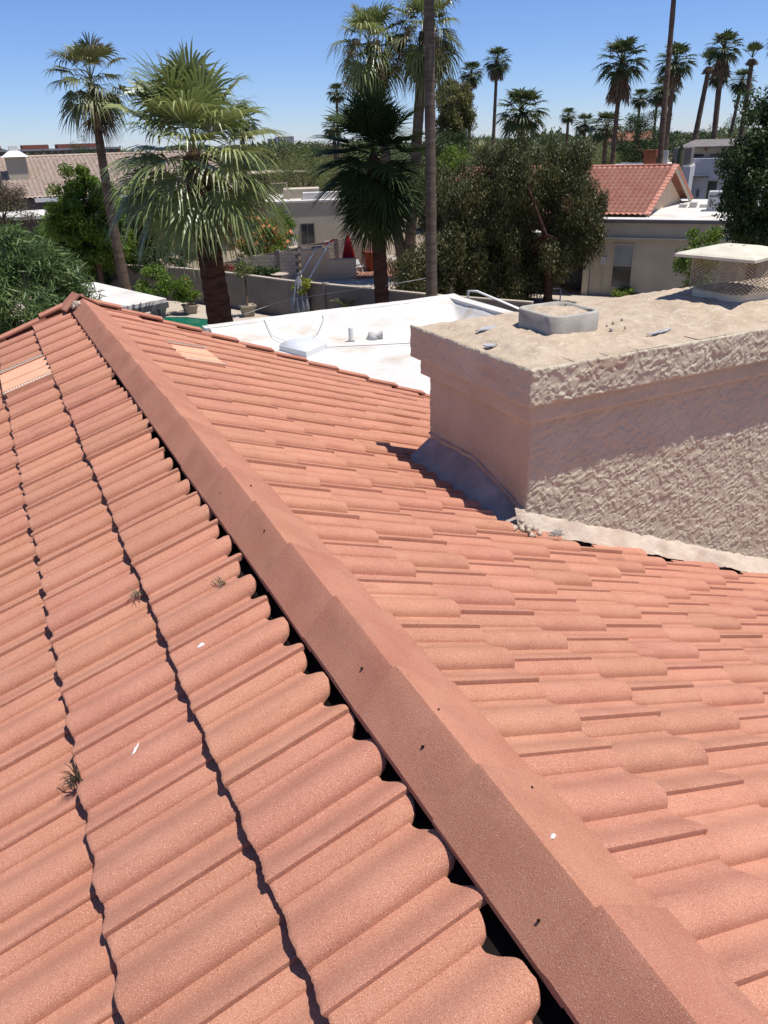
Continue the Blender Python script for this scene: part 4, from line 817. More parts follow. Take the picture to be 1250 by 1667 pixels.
window(rh, 1.05, .45, .86, 1.88, 0, 2, 'wallcream', 'glassdark', True, True)
for x in (-2.55, -1.75): window(rh, x, .25, .62, 1.75, 2.9, 3, 'wallcream')
m = MB(); m.bb((.46, -.10, 1.45), (.72, 0, 1.78)); o = m.build('meter_box', 'metalgrey', rh); m = MB(); m.tube([(.6, -.05, 1.78), (.6, -.05, 2.5)], .025, 6); m.tube([(.6, -.05, 0), (.6, -.05, 1.45)], .025, 6); m.build('conduit', 'wallcream', o)
m = MB(); m.bb((-1.1, 1.2, 0), (-.35, 1.9, .9)); m.bb((-1.1, 1.75, .9), (-.35, 1.9, 1.3)); m.build('porch_bench', 'metaldark', rh)
# gable part
gx0, gx1, ge, gr, gz0, gz1 = -9.0, 1.75, 1.0, 6.0, 3.47, 5.42; gs_ = .095
m = MB(); m.add([(gx0, ge + .3, 3.4), (gx1, ge + .3, 3.4), (gx1 + .95, 2 * gr - ge - .3, 3.4), (gx0, 2 * gr - ge - .3, 3.4), (gx0, gr, gz1 - .16), (gx1 + .475, gr, gz1 - .16), (gx0, ge + .3, 3.46), (gx1, ge + .3, 3.46), (gx1 + .95, 2 * gr - ge - .3, 3.46), (gx0, 2 * gr - ge - .3, 3.46)],
    [(1, 2, 8, 5, 7), (0, 6, 4, 9, 3), (0, 1, 7, 6), (3, 9, 8, 2), (6, 7, 5, 4), (9, 4, 5, 8)]); m.build('gable_wall', 'tanstucco', rh)
sv = Vector((.475, gr - ge, gz1 - gz0)); tiled_slope('roof_tiles', rh, (gx0, ge, gz0), (1, 0, 0), sv, gx1 + .45 - gx0, sv.length, .26, .36, .075, .09, 'redtile')
sv2 = Vector((-.475, -(gr - ge), gz1 - gz0)); tiled_slope('roof_tiles', rh, (gx0 + .95, 2 * gr - ge, gz0), (1, 0, 0), sv2, gx1 + .45 - gx0, sv2.length, .26, .36, .075, .09, 'redtile')
m = MB(); m.tube([(gx0, gr, gz1 + .04), (gx1 + .92, gr, gz1 + .04)], .11, 8); m.build('ridge_roll', 'redtile', rh, True)
for y0_ in (ge, 2 * gr - ge):
    m = MB(); a, b = Vector((gx1 + .42 + gs_ * (y0_ - ge), y0_, gz0 - .06)), Vector((gx1 + .42 + .475, gr, gz1 - .06)); up_ = Vector((0, 0, .11)); xx = Vector((.06, 0, 0))
    m.add([a - up_, a + up_, b + up_, b - up_, a - up_ + xx, a + up_ + xx, b + up_ + xx, b - up_ + xx], [(0, 1, 2, 3), (7, 6, 5, 4), (0, 4, 5, 1), (1, 5, 6, 2), (2, 6, 7, 3), (3, 7, 4, 0)]); m.build('barge_board', 'wallcream', rh)
    m = MB(); n_ = 15
    for k in range(n_): q = a.lerp(b, (k + .5) / n_); m.box((q.x + .03, q.y, q.z + .16), (.24, .30, .07), Matrix.Rotation((1 if y0_ == ge else -1) * math.atan2(gz1 - gz0, gr - ge), 3, 'X'))
    m.build('rake_tiles', 'redtile', rh)
m = MB(); m.bb((4.5, 4.4, 3.5), (5.6, 5.4, 4.35)); ac = m.build('air_conditioner', 'metalgrey', rh); m = MB(); m.bb((4.55, 4.37, 4.1), (5.2, 4.4, 4.18)); m.bb((4.6, 4.38, 3.65), (4.7, 4.4, 4.0)); m.build('grille', 'walldark', ac); m = MB(); m.bb((4.42, 4.32, 3.46), (5.68, 5.48, 3.50)); m.build('curb', 'whiteroof', rh)
m = MB()
for k in range(3): m.bb((3.0 + k * .5, 6.5, 3.46), (3.35 + k * .5, 7.1, 3.62 + .1 * (k % 2)))
m.build('roof_duct', 'whiteroof', rh)
# grey modern house behind it
gh = thing('grey_modern_house', 'pale grey modern house with clerestory windows under a brown roof', 'house', (53.0, 52.3, 0), ANG)
m = MB(); m.bb((0, 0, 0), (9, 9, 4.95)); m.build('wall', 'wallgrey', gh)
m = MB(); m.bb((.1, 1.6, 4.95), (8.6, 7, 5.75)); m.build('clerestory', 'wallcream', gh)
m = MB(); m.add([(-.25, .8, 5.75), (9, .8, 5.75), (9, 7.6, 5.75), (-.25, 7.6, 5.75), (-.25, .8, 5.85), (9, .8, 5.85), (9, 7.6, 5.85), (-.25, 7.6, 5.85), (.7, 4.2, 6.35), (8, 4.2, 6.35)], [(0, 1, 5, 4), (1, 2, 6, 5), (2, 3, 7, 6), (3, 0, 4, 7), (4, 5, 9, 8), (6, 7, 8, 9), (5, 6, 9), (7, 4, 8), (3, 2, 1, 0)]); m.build('roof', 'walldark', gh)
for k in range(6): m = MB(); m.bb((.5 + k * 1.35, 1.1, 5.5), (.62 + k * 1.35, 1.6, 5.72)); m.build('bracket', 'rustbox', gh)
for k in range(5): window(gh, .95 + k * 1.35, 5.05, .85, .22, 1.6, 1, 'wallcream')
m = MB(); m.bb((-.4, -.9, 3.55), (2.6, .002, 3.67)); m.build('awning', 'metaldark', gh)
window(gh, .25, 2.3, .9, .75, 0, 1); m = MB(); m.bb((.2, -.03, 0), (1.2, 0, 2.2)); m.build('door', 'metaldark', gh)
window(gh, 2.55, 1.6, .72, 1.65, 0, 1); window(gh, 3.75, 1.6, 1.4, 1.65, 0, 2, 'white', 'glassdark', False, True)
m = MB(); m.bb((1.75, -.12, 2.0), (1.95, 0, 2.6)); m.build('wall_lamp', 'metaldark', gh); m = MB(); m.lathe((5.2, -.1, 4.5), [(.12, 0), (.12, .14)], 10); m.build('dish', 'white', gh)
lo = thing('low_flat_house', 'low dark grey flat roofed house wing with rust coloured cooler', 'house', (46.6, 53.9, 0), ANG)
m = MB(); m.bb((0, 0, 0), (6.6, 8, 4.5)); m.build('wall', 'wallgrey', lo); m = MB(); m.bb((-.1, .1, 4.5), (6.5, 8, 4.62)); m.build('flat_roof', 'whiteroof', lo)
m = MB(); m.bb((2.8, 1, 4.62), (3.75, 2, 5.75)); m.build('evaporative_cooler', 'rustbox', lo); m = MB(); m.bb((3.9, 1.2, 4.62), (4.6, 2, 5.65)); m.build('condenser', 'metalgrey', lo); m = MB(); m.bb((5.1, 0.3, 4.62), (6.5, 2.4, 5.85)); m.build('roof_block', 'walldark', lo)
def saguaro(label, x, y, h, r_, arms):
    t = thing('saguaro_cactus', label, 'cactus', (x, y, 0)); m = MB(); m.tube([(0, 0, 0), (0, 0, h * .5), (0, 0, h * .93), (0, 0, h)], [r_ * .8, r_, r_ * .9, r_ * .25], 12); m.build('stem', 'cactus', t, True)
    for s, z, l_ in arms: m = MB(); m.tube([(0, 0, z), (s * .55, 0, z + .05), (s * .65, 0, z + .4), (s * .65, 0, z + l_)], [r_ * .6, r_ * .6, r_ * .6, r_ * .2], 10); m.build('arm', 'cactus', t, True)
saguaro('tall saguaro cactus beside the grey modern house', 47.9, 47.2, 6.1, .27, [(-1, 4.2, 1.0)])
# left house with pinkish tile roof
lh = thing('pink_roof_house', 'house with pale pink tile roof and chimney far behind the citrus tree', 'house', (2.0, 58, 0)); LO = (2.0, 58, 0)
m = MB(); m.bb((2.6, 58.6, 0), (16, 69, 4.25)); m.build('wall', 'walldark', lh, off=LO)
tiled_slope('roof_tiles', lh, (-.6, 0, 4.28), (1, 0, 0), (0, 6.2, 2.35), 15, 6.63, .30, .37, .07, .05, 'pinktile')
m = MB(); m.add([(1.4, 70.4, 4.28), (16.4, 70.4, 4.28), (16.4, 64.2, 6.63), (1.4, 64.2, 6.63)], [(3, 2, 1, 0)]); m.build('rear_slope', 'pinktile', lh, off=LO)
m = MB(); m.tube([(1.3, 64.2, 6.68), (16.4, 64.2, 6.68)], .13, 8); m.build('ridge_roll', 'pinktile', lh, True, LO)
m = MB(); m.bb((3.0, 57.95, 4.06), (16.5, 58.06, 4.32)); m.build('fascia', 'white', lh, off=LO)
m = MB(); m.add([(1.55, 58.4, 4.2), (1.55, 70, 4.2), (1.55, 64.2, 6.4)], [(0, 1, 2)]); m.bb((2.2, 58.7, 0), (2.6, 69, 4.25)); m.build('gable_wall', 'wallcream', lh, off=LO)
m = MB(); m.bb((1.9, 60.6, 4.5), (3.15, 61.7, 6.75)); c_ = m.build('chimney', 'wallcream', lh, off=LO); m = MB(); m.add([(1.7, 60.4, 6.75), (3.35, 60.4, 6.75), (3.35, 61.9, 6.75), (1.7, 61.9, 6.75), (2.2, 60.8, 7.1), (2.85, 60.8, 7.1), (2.85, 61.5, 7.1), (2.2, 61.5, 7.1)], [(0, 1, 5, 4), (1, 2, 6, 5), (2, 3, 7, 6), (3, 0, 4, 7), (4, 5, 6, 7), (3, 2, 1, 0)]); m.bb((2.25, 60.85, 7.1), (2.8, 61.45, 7.4)); m.build('chimney_hood', 'white', c_, off=LO)
wr = thing('white_shed_roof', 'bright white low flat roof in front of the pink roofed house', 'shed', (1.5, 50, 0)); m = MB(); m.bb((-2.5, 49, 0), (3.3, 54, 3.68)); m.build('wall', 'walldark', wr, off=(1.5, 50, 0)); m = MB(); m.prism([(-2.6, 48.8), (3.5, 48.8), (3.6, 54.2), (-2.6, 54.2)], 3.68, 3.84); m.build('roof', 'whiteroof', wr, off=(1.5, 50, 0))
# cream flat house in the middle
cdir = Vector((.93, -.36, 0)); cA = math.atan2(cdir.y, cdir.x)
chh = thing('cream_flat_house', 'cream stucco house with one sliding window and white flat roof', 'house', (17.6, 55.2, 0), cA)
m = MB(); m.bb((0, 0, 0), (7.2, 9, 3.30)); m.build('wall', 'wallcream', chh); m = MB(); m.bb((-.1, -.08, 3.30), (7.3, 9, 3.42)); m.build('flat_roof', 'whiteroof', chh)
window(chh, 2.35, .45, .86, 1.42, 0, 2, 'walldark', 'glassdark', False)
m = MB(); m.bb((1.2, 2.5, 3.42), (3.8, 5, 4.05)); m.build('roof_block', 'wallcream', chh); m = MB(); m.bb((2.6, 1.0, 3.42), (6.5, 2.2, 3.85)); m.build('roof_duct', 'whiteroof', chh)
lt = MB()
for k in range(9):
    for s in (1, -1): x = .05 + k * .14; lt.box((x, 1.02 + s * .012, 3.95), (.03, .015, 1.25), Matrix.Rotation(s * .7, 3, 'Y'))
tag(lt.build('lattice', 'blockwall', chh), kind='stuff'); m = MB(); m.bb((-.35, .98, 3.42), (-.27, 1.06, 4.6)); m.bb((1.5, .98, 3.42), (1.58, 1.06, 4.6)); m.bb((-.35, .98, 4.5), (1.58, 1.06, 4.58)); m.build('lattice_frame', 'blockwall', chh)
bw = thing('brown_flat_building', 'dark brown flat building behind the cream house', 'building', (22, 77, 0)); m = MB(); m.bb((20, 76.5, 0), (29, 84, 4.5)); m.build('wall', 'farbrown', bw, off=(22, 77, 0)); m = MB(); m.bb((19.9, 76.4, 4.5), (29.1, 84.1, 4.62)); m.build('coping', 'wallcream', bw, off=(22, 77, 0))
# far away buildings
bb_ = thing('brick_office', 'long far brick building with a band of dark windows', 'building', (15, 260, 0)); BO = (15, 260, 0)
m = MB(); m.bb((-10, 260, 0), (42, 280, 7.6)); m.build('wall', 'brickred', bb_, off=BO); m = MB(); m.bb((-10, 259.6, 7.25), (42, 260, 7.75)); m.build('parapet', 'fargrey', bb_, off=BO)
for k in range(26): m = MB(); m.bb((-9 + k * 1.95, 259.5, 6.2), (-7.6 + k * 1.95, 260.1, 7.1)); m.build('window', 'glassdark', bb_, off=BO)
for x0_, x1_ in ((-6, 10.0), (15.5, 22.6), (25.0, 36.5)): m = MB(); m.bb((x0_, 262, 7.6), (x1_, 270, 8.85)); m.build('penthouse', 'brickred', bb_, off=BO)
tb = thing('grey_tower_block', 'distant grey tower block on the horizon with rooftop masts', 'building', (308, 850, 0)); TO = (308, 850, 0)
tr_ = Matrix.Rotation(-.36, 3, 'Z')
m = MB(); m.box((0, 0, 7), (19, 18, 14.4), tr_); m.build('tower', 'fargrey', tb); m = MB(); m.box((-12.5, 5, 6.3), (9, 16, 12.6), tr_); m.build('lower_wing', 'fargrey', tb); m = MB(); m.tube([(-9, 4, 12), (-9.4, 4, 19)], .3, 5); m.build('mast', 'metalgrey', tb)
for k in range(6): m = MB(); q = tr_ @ Vector((-8 + k * 3.2, -9.1, 7)); m.box(q, (1.5, .3, 11), tr_); m.build('window', 'metalgrey', tb)
fr_ = thing('far_red_roof', 'distant low building with red brown roof beyond the tall palm', 'building', (168, 184, 0)); m = MB(); m.box((0, 0, 2.6), (13, 10, 5.2), Matrix.Rotation(-.75, 3, 'Z')); m.build('wall', 'walldark', fr_); m = MB(); a_ = Matrix.Rotation(-.75, 3, 'Z'); v = [a_ @ Vector(q) for q in ((-7, -6, 5.2), (7, -6, 5.2), (7, 6, 5.2), (-7, 6, 5.2), (-6.5, 0, 7.6), (6.5, 0, 7.6))]; m.add(v, [(0, 1, 5, 4), (1, 2, 5), (2, 3, 4, 5), (3, 0, 4), (3, 2, 1, 0)]); m.build('roof', 'brickred', fr_)
fb2 = thing('far_brown_house', 'distant brown house between the eucalyptus and the weeping tree', 'house', (104, 171, 0)); m = MB(); m.box((0, 0, 2.5), (12, 8, 5), Matrix.Rotation(-.5, 3, 'Z')); m.build('wall', 'farbrown', fb2); m = MB(); m.box((0, 0, 5.2), (13, 9, .5), Matrix.Rotation(-.5, 3, 'Z')); m.build('roof', 'brickred', fb2)

# ------------------------------------------------------------------ palms
hero_palm('big_fan_palm', 'big bushy fan palm with thick dark trunk and shining drooping fronds', (5.35, 23.3, 0), (5.10, 23.29, 7.35), .40, .34, 1.45, 1.65, 58, 34, ['frond'], 11, 89, -30, .50, 4, 'palmbarkdark', wmax=.034, rise=1.0, egam=1.0)
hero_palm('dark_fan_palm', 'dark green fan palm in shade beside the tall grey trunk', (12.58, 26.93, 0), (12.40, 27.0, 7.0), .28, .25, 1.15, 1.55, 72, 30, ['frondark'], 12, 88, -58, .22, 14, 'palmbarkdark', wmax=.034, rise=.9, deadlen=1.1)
hero_palm('slim_fan_palm', 'slim leaning palm with ragged half dead crown at far left', (4.95, 38.6, 0), (4.92, 38.6, 10.0), .24, .16, 1.1, 1.1, 40, 22, ['frondolive', 'dead'], 13, 86, -42, .55, 18, 'palmbark', wmax=.035, deadlen=1.2, curve=-.12)
GP = 'pair of seed laden palms cut by the top edge'
hero_palm('seed_laden_palm', 'leaning palm with hanging seed clusters, left one of the pair at the top', (19.9, 39.0, 0), (18.45, 39.6, 11.75), .27, .23, 1.1, 1.45, 50, 22, ['frond', 'frondolive'], 14, 84, -55, .7, 14, 'palmbark', seeds=5, rise=.9, wmax=.035)
hero_palm('seed_laden_palm', 'leaning palm with pale seed clusters directly behind the tall grey trunk', (20.0, 38.9, 0), (20.85, 38.35, 12.3), .29, .25, 1.1, 1.45, 50, 22, ['frond', 'frondolive'], 15, 84, -55, .7, 14, 'palmbark', seeds=5, rise=.9, wmax=.035)
far_palm('very tall smooth grey palm trunk running out of the top', 13.22, 24.3, 13.12, 24.35, 15.5, 2.0, 'round', .165, .9, 0, 'greybark')
FP = [('slim dark trunked palm, left one of the two lollipop palms', 63.3, 101.5, 63.47, 101.4, 15.0, 1.75, 'round', .2, 1.0), ('taller right one of the two lollipop palms in the centre', 57.7, 87.2, 57.95, 87.1, 15.2, 1.75, 'round_b', .2, 1.1),
 ('small distant palm rising left of the dark fan palm', 59.1, 137.5, 59.2, 137.5, 14.8, 1.8, 'round', .25, .8), ('low hazy palm crown showing at the dark palm left edge', 34.9, 82.6, 34.84, 82.7, 8.6, 1.35, 'round_b', .2, .6),
 ('palm with shaggy brown skirt standing over the red tile gable', 40.5, 46.3, 40.53, 46.3, 11.4, 1.75, 'skirt', .16, 1.3), ('bare leaning palm trunk cut off by the top right edge', 41.6, 42.6, 41.15, 42.95, 17.6, 1.6, 'round', .17, 1.0),
 ('full crowned palm just behind the leaning bare trunk', 54.3, 55.2, 54.33, 55.3, 12.3, 1.7, 'skirt', .2, 1.1), ('lower brownish palm behind the leaning bare trunk', 69.4, 71.3, 69.3, 71.4, 11.3, 1.7, 'round', .2, .9),
 ('twin small far palm, leaves touching its neighbour', 91.4, 98.6, 91.3, 98.6, 11.7, 1.6, 'round', .2, .5), ('twin small far palm nearer the leaning bare trunk', 93.4, 97.2, 93.3, 97.2, 11.9, 1.6, 'round_b', .2, .5),
 ('slim leaning palm with upright feather duster tuft and swollen neck', 67.8, 65.5, 68.6, 65.0, 13.0, 1.45, 'tuft', .26, .5), ('tallest full palm of the group above the grey house', 62.3, 57.0, 62.0, 57.4, 13.6, 1.65, 'skirt', .19, 1.3),
 ('small palm crown tucked behind the tallest full palm', 84.4, 77.3, 84.05, 77.8, 13.1, 1.55, 'round', .2, .6), ('low palm to the right of the tallest full palm', 85.2, 76.4, 85.9, 75.8, 12.4, 1.65, 'round_b', .2, .8),
 ('palm with narrow upright tuft near the right edge', 75.0, 65.2, 75.0, 65.4, 13.8, 1.35, 'tuft', .26, .5), ('palm whose leaf tips only enter at the right edge', 72.4, 60.7, 73.0, 60.4, 14.6, 1.5, 'round', .2, .8),
 ('broad palm crown rising from the weeping tree top', 37.3, 52.7, 37.2, 52.8, 8.7, 2.0, 'round', .28, .5), ('tiny distant palm right of the weeping tree', 105.6, 132.6, 105.45, 132.8, 10.5, 1.7, 'round', .3, .6),
 ('dry topped small palm behind the weeping tree', 69.9, 84.3, 69.6, 84.6, 8.3, 1.5, 'round_b', .22, .6), ('green palm with short trunk over the gable left end', 48.7, 56.4, 48.6, 56.5, 7.6, 1.5, 'round', .2, .3),
 ('palm half hidden behind the big bushy palm right side', 21.3, 71.7, 21.5, 71.65, 8.9, 1.7, 'skirt', .2, .7), ('palm whose frond tips poke in at the left edge', -1.6, 50.0, -1.7, 50.0, 9.4, 2.0, 'round', .2, .8)]
for q in FP: far_palm(*q)
feather_palm('date_palm', 'small date palm with stiff green fronds behind the weeping tree', (31.0, 48.4, 0), 5.6, .22, 1.7, 30, 26, 'frondolive', 9, .4, .9, 85, 0, .028)

# ------------------------------------------------------------------ trees and shrubs
tree('weeping_tree', 'large dark olive weeping tree in front of the red tile roof', 'tree', (22.2, 29.3, 0), (21.5, 29.8, 4.6), (2.6, 2.4, 2.6), 0, .50, 140000, .135, .32, 'leafolive', .17, 'palmbarkdark', 21, .9, drop=1.0, limbs=8, shell=.5, multi=2,
     lobes=[((21.05, 29.95, 5.75), (1.9, 1.6, 1.8), 50), ((22.75, 28.6, 5.0), (1.2, 1.2, 2.0), 42), ((21.5, 29.5, 2.7), (2.0, 1.6, 1.5), 40), ((23.1, 28.4, 3.5), (.8, .8, 1.0), 20), ((20.2, 30.5, 3.9), (1.5, 1.5, 1.6), 34), ((20.7, 30.2, 1.5), (1.8, 1.3, 1.0), 34)])
tree('weeping_tree', 'dark weeping tree directly behind the tall grey trunk', 'tree', (18.8, 31.3, 0), (18.9, 31.2, 3.6), (1.9, 2.0, 2.6), 0, .50, 105000, .135, .32, 'leafolive', .16, 'palmbarkdark', 22, .9, drop=1.0, limbs=14, shell=.5,
     lobes=[((19.3, 31.1, 4.4), (1.7, 1.5, 1.8), 44), ((18.2, 30.8, 2.4), (1.7, 1.4, 1.8), 44), ((18.7, 33.4, 4.8), (1.6, 1.2, 1.6), 32), ((16.3, 31.2, 1.7), (1.3, 1.0, 1.4), 26)])
tree('eucalyptus_tree', 'yellow green upright tree right of the tall grey trunk', 'tree', (35.4, 60, 0), (35.6, 60, 9.0), (1.6, 1.5, 2.7), 90, .55, 26000, .19, .36, 'leafeuc', .16, 'greybark', 23, .5, limbs=12)
tree('broadleaf_tree', 'dark glossy broadleaf tree at the right edge behind the chimney cover', 'tree', (20.4, 17.0, 0), (20.35, 17.0, 5.9), (1.3, 1.3, 2.45), 110, .42, 36000, .115, .42, 'leafdark', .16, 'bark', 24, .4, limbs=14)
tree('glossy_shrub', 'light green shrub at the beige house corner behind the chimney cover', 'shrub', (24.6, 22.8, 0), (24.6, 22.8, 2.4), (.9, .9, 1.3), 30, .38, 4200, .13, .45, 'leafcitrus', .06, 'bark', 25, .1)
tree('oleander_tree', 'feathery grey green tree behind the roof peak at far left', 'tree', (.15, 20.6, 0), (.0, 20.6, 3.75), (1.55, 1.5, 1.55), 90, .42, 30000, .24, .14, 'leafoleander', .12, 'bark', 26, .2, limbs=12, multi=3)
tree('citrus_tree', 'round glossy citrus tree below the pink tile roof', 'tree', (4.2, 41.5, 0), (4.2, 41.6, 3.75), (1.85, 1.6, 2.35), 150, .42, 60000, .13, .5, 'leafcitrus', .14, 'bark', 27, .1)
tree('citrus_tree', 'citrus tree half hidden behind the big bushy palm', 'tree', (6.9, 44.0, 0), (7.1, 44.0, 3.4), (1.8, 1.5, 2.2), 110, .45, 36000, .12, .45, 'leafcitrus', .14, 'bark', 28, .1)
tree('trimmed_hedge', 'bright green clipped hedge in front of the white shed roof', 'hedge', (1.4, 44.0, 0), (1.4, 44, 2.6), (2.3, .9, 1.25), 80, .4, 16000, .09, .4, 'leafbright', 0, seed=29)
tree('dry_shrub', 'brownish tangled shrub at the left edge by the white shed', 'shrub', (.5, 47.6, 0), (.6, 47.6, 4.4), (1.6, 1.2, 1.3), 50, .5, 9000, .13, .22, 'leafbrown', .10, 'greybark', 30, .2)
tree('dark_shrub', 'dark shaded shrub under the citrus and the big palm', 'shrub', (7.6, 41.6, 0), (7.7, 41.6, 1.7), (1.7, 1.0, 1.1), 40, .42, 9000, .12, .45, 'leafdark', .06, 'bark', 31, .2)
tree('dark_shrub', 'dark shaded shrub between citrus tree and garden wall', 'shrub', (4.9, 44.2, 0), (4.9, 44.2, 1.6), (1.6, 1.0, 1.2), 40, .42, 8000, .12, .45, 'leafdark', .06, 'bark', 32, .2)
tree('flowering_shrub', 'tall shrub covered in orange flowers behind the block wall', 'shrub', (13.7, 45.6, 0), (13.75, 45.5, 2.1), (1.9, .9, 1.35), 60, .42, 15000, .11, .42, 'leafcitrus', .06, 'bark', 33, .1, extra=('flower', 420, .20, .9, .2, 'blossom'))
tree('upright_shrub', 'upright green shrub against the cream house wall', 'shrub', (15.9, 47.6, 0), (15.9, 47.6, 2.1), (.8, .8, 1.6), 34, .36, 6000, .11, .42, 'leafcitrus', .06, 'bark', 34, -.2)
tree('ground_plant', 'low dark green leafy bed behind the garden wall', 'plant', (12.2, 42.3, 0), (12.2, 42.2, .55), (1.5, .9, .4), 30, .35, 4200, .17, .55, 'leafdark', 0, seed=35, zmin=.05)
tree('mesquite_tree', 'feathery light green tree beyond the cream house roof', 'tree', (25.2, 67.5, 0), (25.2, 67.5, 4.4), (3.2, 2.4, 1.9), 70, .7, 15000, .15, .22, 'leafmesq', .16, 'bark', 36, .2)
tree('mesquite_tree', 'duller green spreading tree below the distant tower block', 'tree', (25.6, 84, 0), (25.4, 84, 4.2), (4.2, 2.6, 2.4), 70, .8, 13000, .17, .25, 'leafblue', .18, 'bark', 37, .2)
tree('mesquite_tree', 'light green tree just left of the dark fan palm', 'tree', (28.8, 72, 0), (28.8, 72, 4.0), (2.4, 2.2, 2.2), 50, .7, 11000, .15, .22, 'leafmesq', .16, 'bark', 38, .2)
tree('sage_tree', 'grey green tree beside the grey modern house roof', 'tree', (59.0, 62.5, 0), (59, 62.5, 6.4), (3.0, 2.6, 2.7), 70, .75, 13000, .18, .35, 'leafdark', .2, 'bark', 39, .1)
tree('sage_tree', 'pale sage tree behind the grey house clerestory', 'tree', (86, 77, 0), (86, 77, 6.0), (4.0, 3, 2.8), 50, .9, 8000, .22, .3, 'leafblue', .2, 'bark', 40, .1)
tree('pine_tree', 'dark small pine in front of the far brick building', 'tree', (9.4, 79.4, 0), (9.4, 79.4, 6.2), (1.6, 1.4, 1.8), 36, .55, 6000, .18, .16, 'leafdark', .15, 'bark', 41, -.3)
tree('pine_tree', 'low olive bush left of the dark small pine', 'tree', (7.4, 80, 0), (7.4, 80, 5.7), (1.5, 1.2, 1.2), 30, .5, 4000, .16, .25, 'leafolive', .12, 'bark', 42, 0)
tree('olive_tree', 'mid green tree between the tall grey trunk and the weeping tree', 'tree', (24.2, 41, 0), (24.2, 41.2, 4.6), (1.7, 1.6, 2.2), 50, .55, 9000, .14, .35, 'leafcitrus', .14, 'bark', 43, .2)
tree('dark_tree', 'dark tree under the eucalyptus beside the tall grey trunk', 'tree', (34.2, 58, 0), (34.4, 58, 6.0), (1.8, 1.5, 1.7), 36, .6, 7000, .16, .35, 'leafdark', .14, 'bark', 44, .2)
tree('green_tree', 'green tree behind the weeping tree beside the short palm', 'tree', (51, 64, 0), (51, 64, 4.8), (3.2, 2.4, 2.0), 50, .8, 9000, .17, .3, 'leafmesq', .16, 'bark', 45, .1)
tree('green_tree', 'green tree under the far red brown roof', 'tree', (57, 67, 0), (57, 67, 4.2), (2.6, 2.2, 1.9), 40, .8, 8000, .17, .3, 'leafmesq', .16, 'bark', 46, .1)
tree('flower_bed', 'low flower bed with red blooms on the sunny patio', 'flower bed', (26.0, 28.2, 0), (26.0, 28.2, .2), (.9, .5, .18), 16, .2, 1500, .10, .5, 'leafcitrus', 0, seed=47, zmin=.02, extra=('redflower', 60, .07, .9, .2, 'blossom'))
tree('flower_bed', 'row of small red flowers on top of the garden wall', 'flower bed', (9.9, 38.6, 0), (9.9, 38.6, 1.45), (.55, .8, .25), 14, .2, 700, .09, .5, 'leafdark', 0, seed=48, extra=('redflower', 160, .10, .9, .1, 'blossom'))
# far belt of trees to the horizon
FB = {}
def far_tree(i, x, y, h, r_, lm):
    key = (lm, i % 3)
    if key not in FB:
        rg = np.random.default_rng(900 + i % 3); cl = clumps((0, 0, .58), (.85, .85, .40), 34, rg, .4); p = crown_pts(cl, .26, 2600, rg); p = p[p[:, 2] > .02]; v, f, tn = leaf_cloud(p, .085, .4, rg, .2)
        me = meshnp('crown', v, f, False, tn); me.materials.append(M[lm]); mb = MB(); mb.tube([(0, 0, 0), (.02, 0, .45)], [.05, .03], 6); tme = meshnp('trunk', mb.v, mb.f); tme.materials.append(M['bark']); FB[key] = (me, tme)
    t = thing('far_tree', 'dark green tree in the far belt of trees along the horizon', 'tree', (x, y, 0), random.random() * 6, 'trees along the horizon'); t.scale = (r_, r_, h)
    put('crown', FB[key][0], None, t); put('trunk', FB[key][1], None, t)
i = 0
for D, n_, hh_ in ((95, 26, 4.6), (130, 34, 5.4), (190, 44, 6.2), (290, 60, 6.8)):
    for k in range(n_):
        az = R(-8 + 72 * (k + random.random()) / n_); x, y = D * math.sin(az) * random.uniform(.96, 1.05), D * math.cos(az) * random.uniform(.96, 1.05)
        if 12 < x < 30 and 225 < y < 300: continue
        far_tree(i, x, y, hh_ * random.uniform(.75, 1.12), D * .030 * random.uniform(.8, 1.3) + 1.2, ['leafblue', 'leafmesq', 'leafdark', 'leafolive'][i % 4]); i += 1
# wood mass beyond, to the horizon
rg = np.random.default_rng(77); n_ = 26000; az = np.radians(rg.uniform(-14, 66, n_)); D = rg.uniform(380, 900, n_); p = np.stack([D * np.sin(az), D * np.cos(az), rg.random(n_) ** .7 * 6.6 * (.7 + .3 * np.sin(az * 60))], 1)
v, f, tn = leaf_cloud(p, 4.2, .6, rg, 0); tag(put('far_wood', meshnp('far_wood', v, f, False, tn), 'leafblue'), 'far tree mass along the horizon line', 'trees', kind='stuff')

# ------------------------------------------------------------------ small things on the roof
def at_left(x, y, e=0.0):   # a point resting on the tiles of the left slope
    k = max(0, math.ceil((abs(x) - .445) / EXPO)); xb = .445 + EXPO * k; t = ((y - .814 - (.1475 if k % 2 else 0)) % PER) * 1000
    h = float(np.interp(t, [q[0] for q in PROF], [q[1] for q in PROF])) * .001
    return (x, y, rz(xb, .03) + (xb - abs(x)) * math.tan(TH) + (h - .039) * math.cos(TH) + .001 - e)
def tuft(name, label, loc, n, L, seed, m_='straw', flatx=1.0):
    rg = random.Random(seed); m = MB()
    for k in range(n):
        a = rg.uniform(1.6, 5.2); l_ = L * rg.uniform(.5, 1.1); up = rg.uniform(.2, .9); c_ = Vector((math.cos(a) * flatx, math.sin(a), up)).normalized() * l_
        p0 = Vector((rg.gauss(0, .006), rg.gauss(0, .006), 0)); m.tube([p0, p0 + c_ * .5 + Vector((0, 0, l_ * .12)), p0 + c_ + Vector((0, 0, -l_ * .15))], [.0016, .0013, .0005], 4)
    o = m.build(name, m_); o.location = loc; return tag(o, label, 'weed')
tuft('dry_grass_tuft', 'dark dry grass tuft growing from the tile joint at lower left', at_left(-.765, 1.80), 34, .062, 1, 'leafbrown')
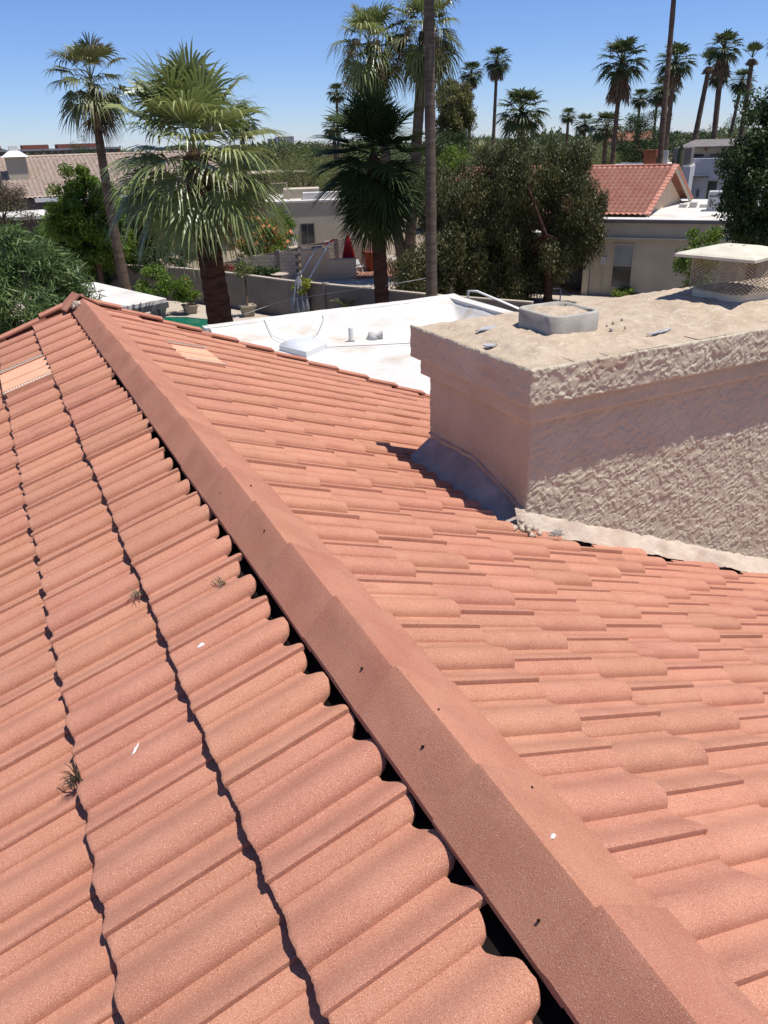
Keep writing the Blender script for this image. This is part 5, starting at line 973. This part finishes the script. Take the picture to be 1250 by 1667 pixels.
tuft('dry_grass_tuft', 'small straw coloured dry weed in the upper tile joint', at_left(-.455, 2.50), 16, .05, 2)
tuft('dry_grass_tuft', 'pale dry grass wisps near the ridge caps', at_left(-.20, 2.28), 12, .05, 3)
def spot(label, loc, sx, sy, rz_, seed):
    rg = random.Random(seed); n = 13; P = [(math.cos(2 * PI * i / n) * sx * rg.uniform(.45, 1.1), math.sin(2 * PI * i / n) * sy * rg.uniform(.45, 1.1)) for i in range(n)]; m = MB()
    m.add([(a, b, 0) for a, b in P] + [(a * .7, b * .7, .0022) for a, b in P], [(i, (i + 1) % n, n + (i + 1) % n, n + i) for i in range(n)] + [tuple(range(n, 2 * n))]); o = m.build('bird_dropping', 'white', None, True); o.location = loc
    o.rotation_euler = (0, -TH, rz_); tag(o, label, 'dropping')

spot('white bird dropping on a tile of the left slope near the ridge', at_left(-.349, 2.005), .016, .010, .3, 1)
spot('white smeared bird dropping lower down the left slope', at_left(-.612, 1.757), .030, .006, .9, 2)
spot('small white fleck beside the ridge cap at lower right', (.035, .80, CREST - .020), .008, .006, .2, 3)
m = MB(); m.tube([(0, 0, 0), (.08, .012, .012), (.17, -.004, .022), (.20, .02, .05)], [.0035, .003, .0025, .001], 5); m.tube([(.10, .01, .014), (.16, .04, .03)], [.002, .001], 4)
o = m.build('twig', 'leafbrown', None, True); o.location = at_left(-.96, 2.23); tag(o, 'thin curved dry twig lying across tiles at the left edge', 'twig')
for i, (x, y) in enumerate([(-.05, 1.47), (.02, 1.2), (-.05, 1.15), (.01, 1.33), (.1, .95), (-.03, 2.3), (.05, 2.7), (-.06, 2.76), (.03, 3.6), (-.04, 4.3), (.06, .62), (-.07, .70)]):
    rg_ = random.Random(i); m = MB(); r_ = rg_.uniform(.0025, .0045); m.lathe((0, 0, 0), [(r_ * .6, -.002), (r_, .001), (r_ * .5, .004)], 6); z_ = CREST + .002 - (1.05 if x < 0 else .667) * abs(x); o = m.build('pebble', 'black'); o.location = (x, y, z_); tag(o, 'tiny dark pebble lying on the ridge caps', 'pebble', 'dark pebbles on the ridge caps')
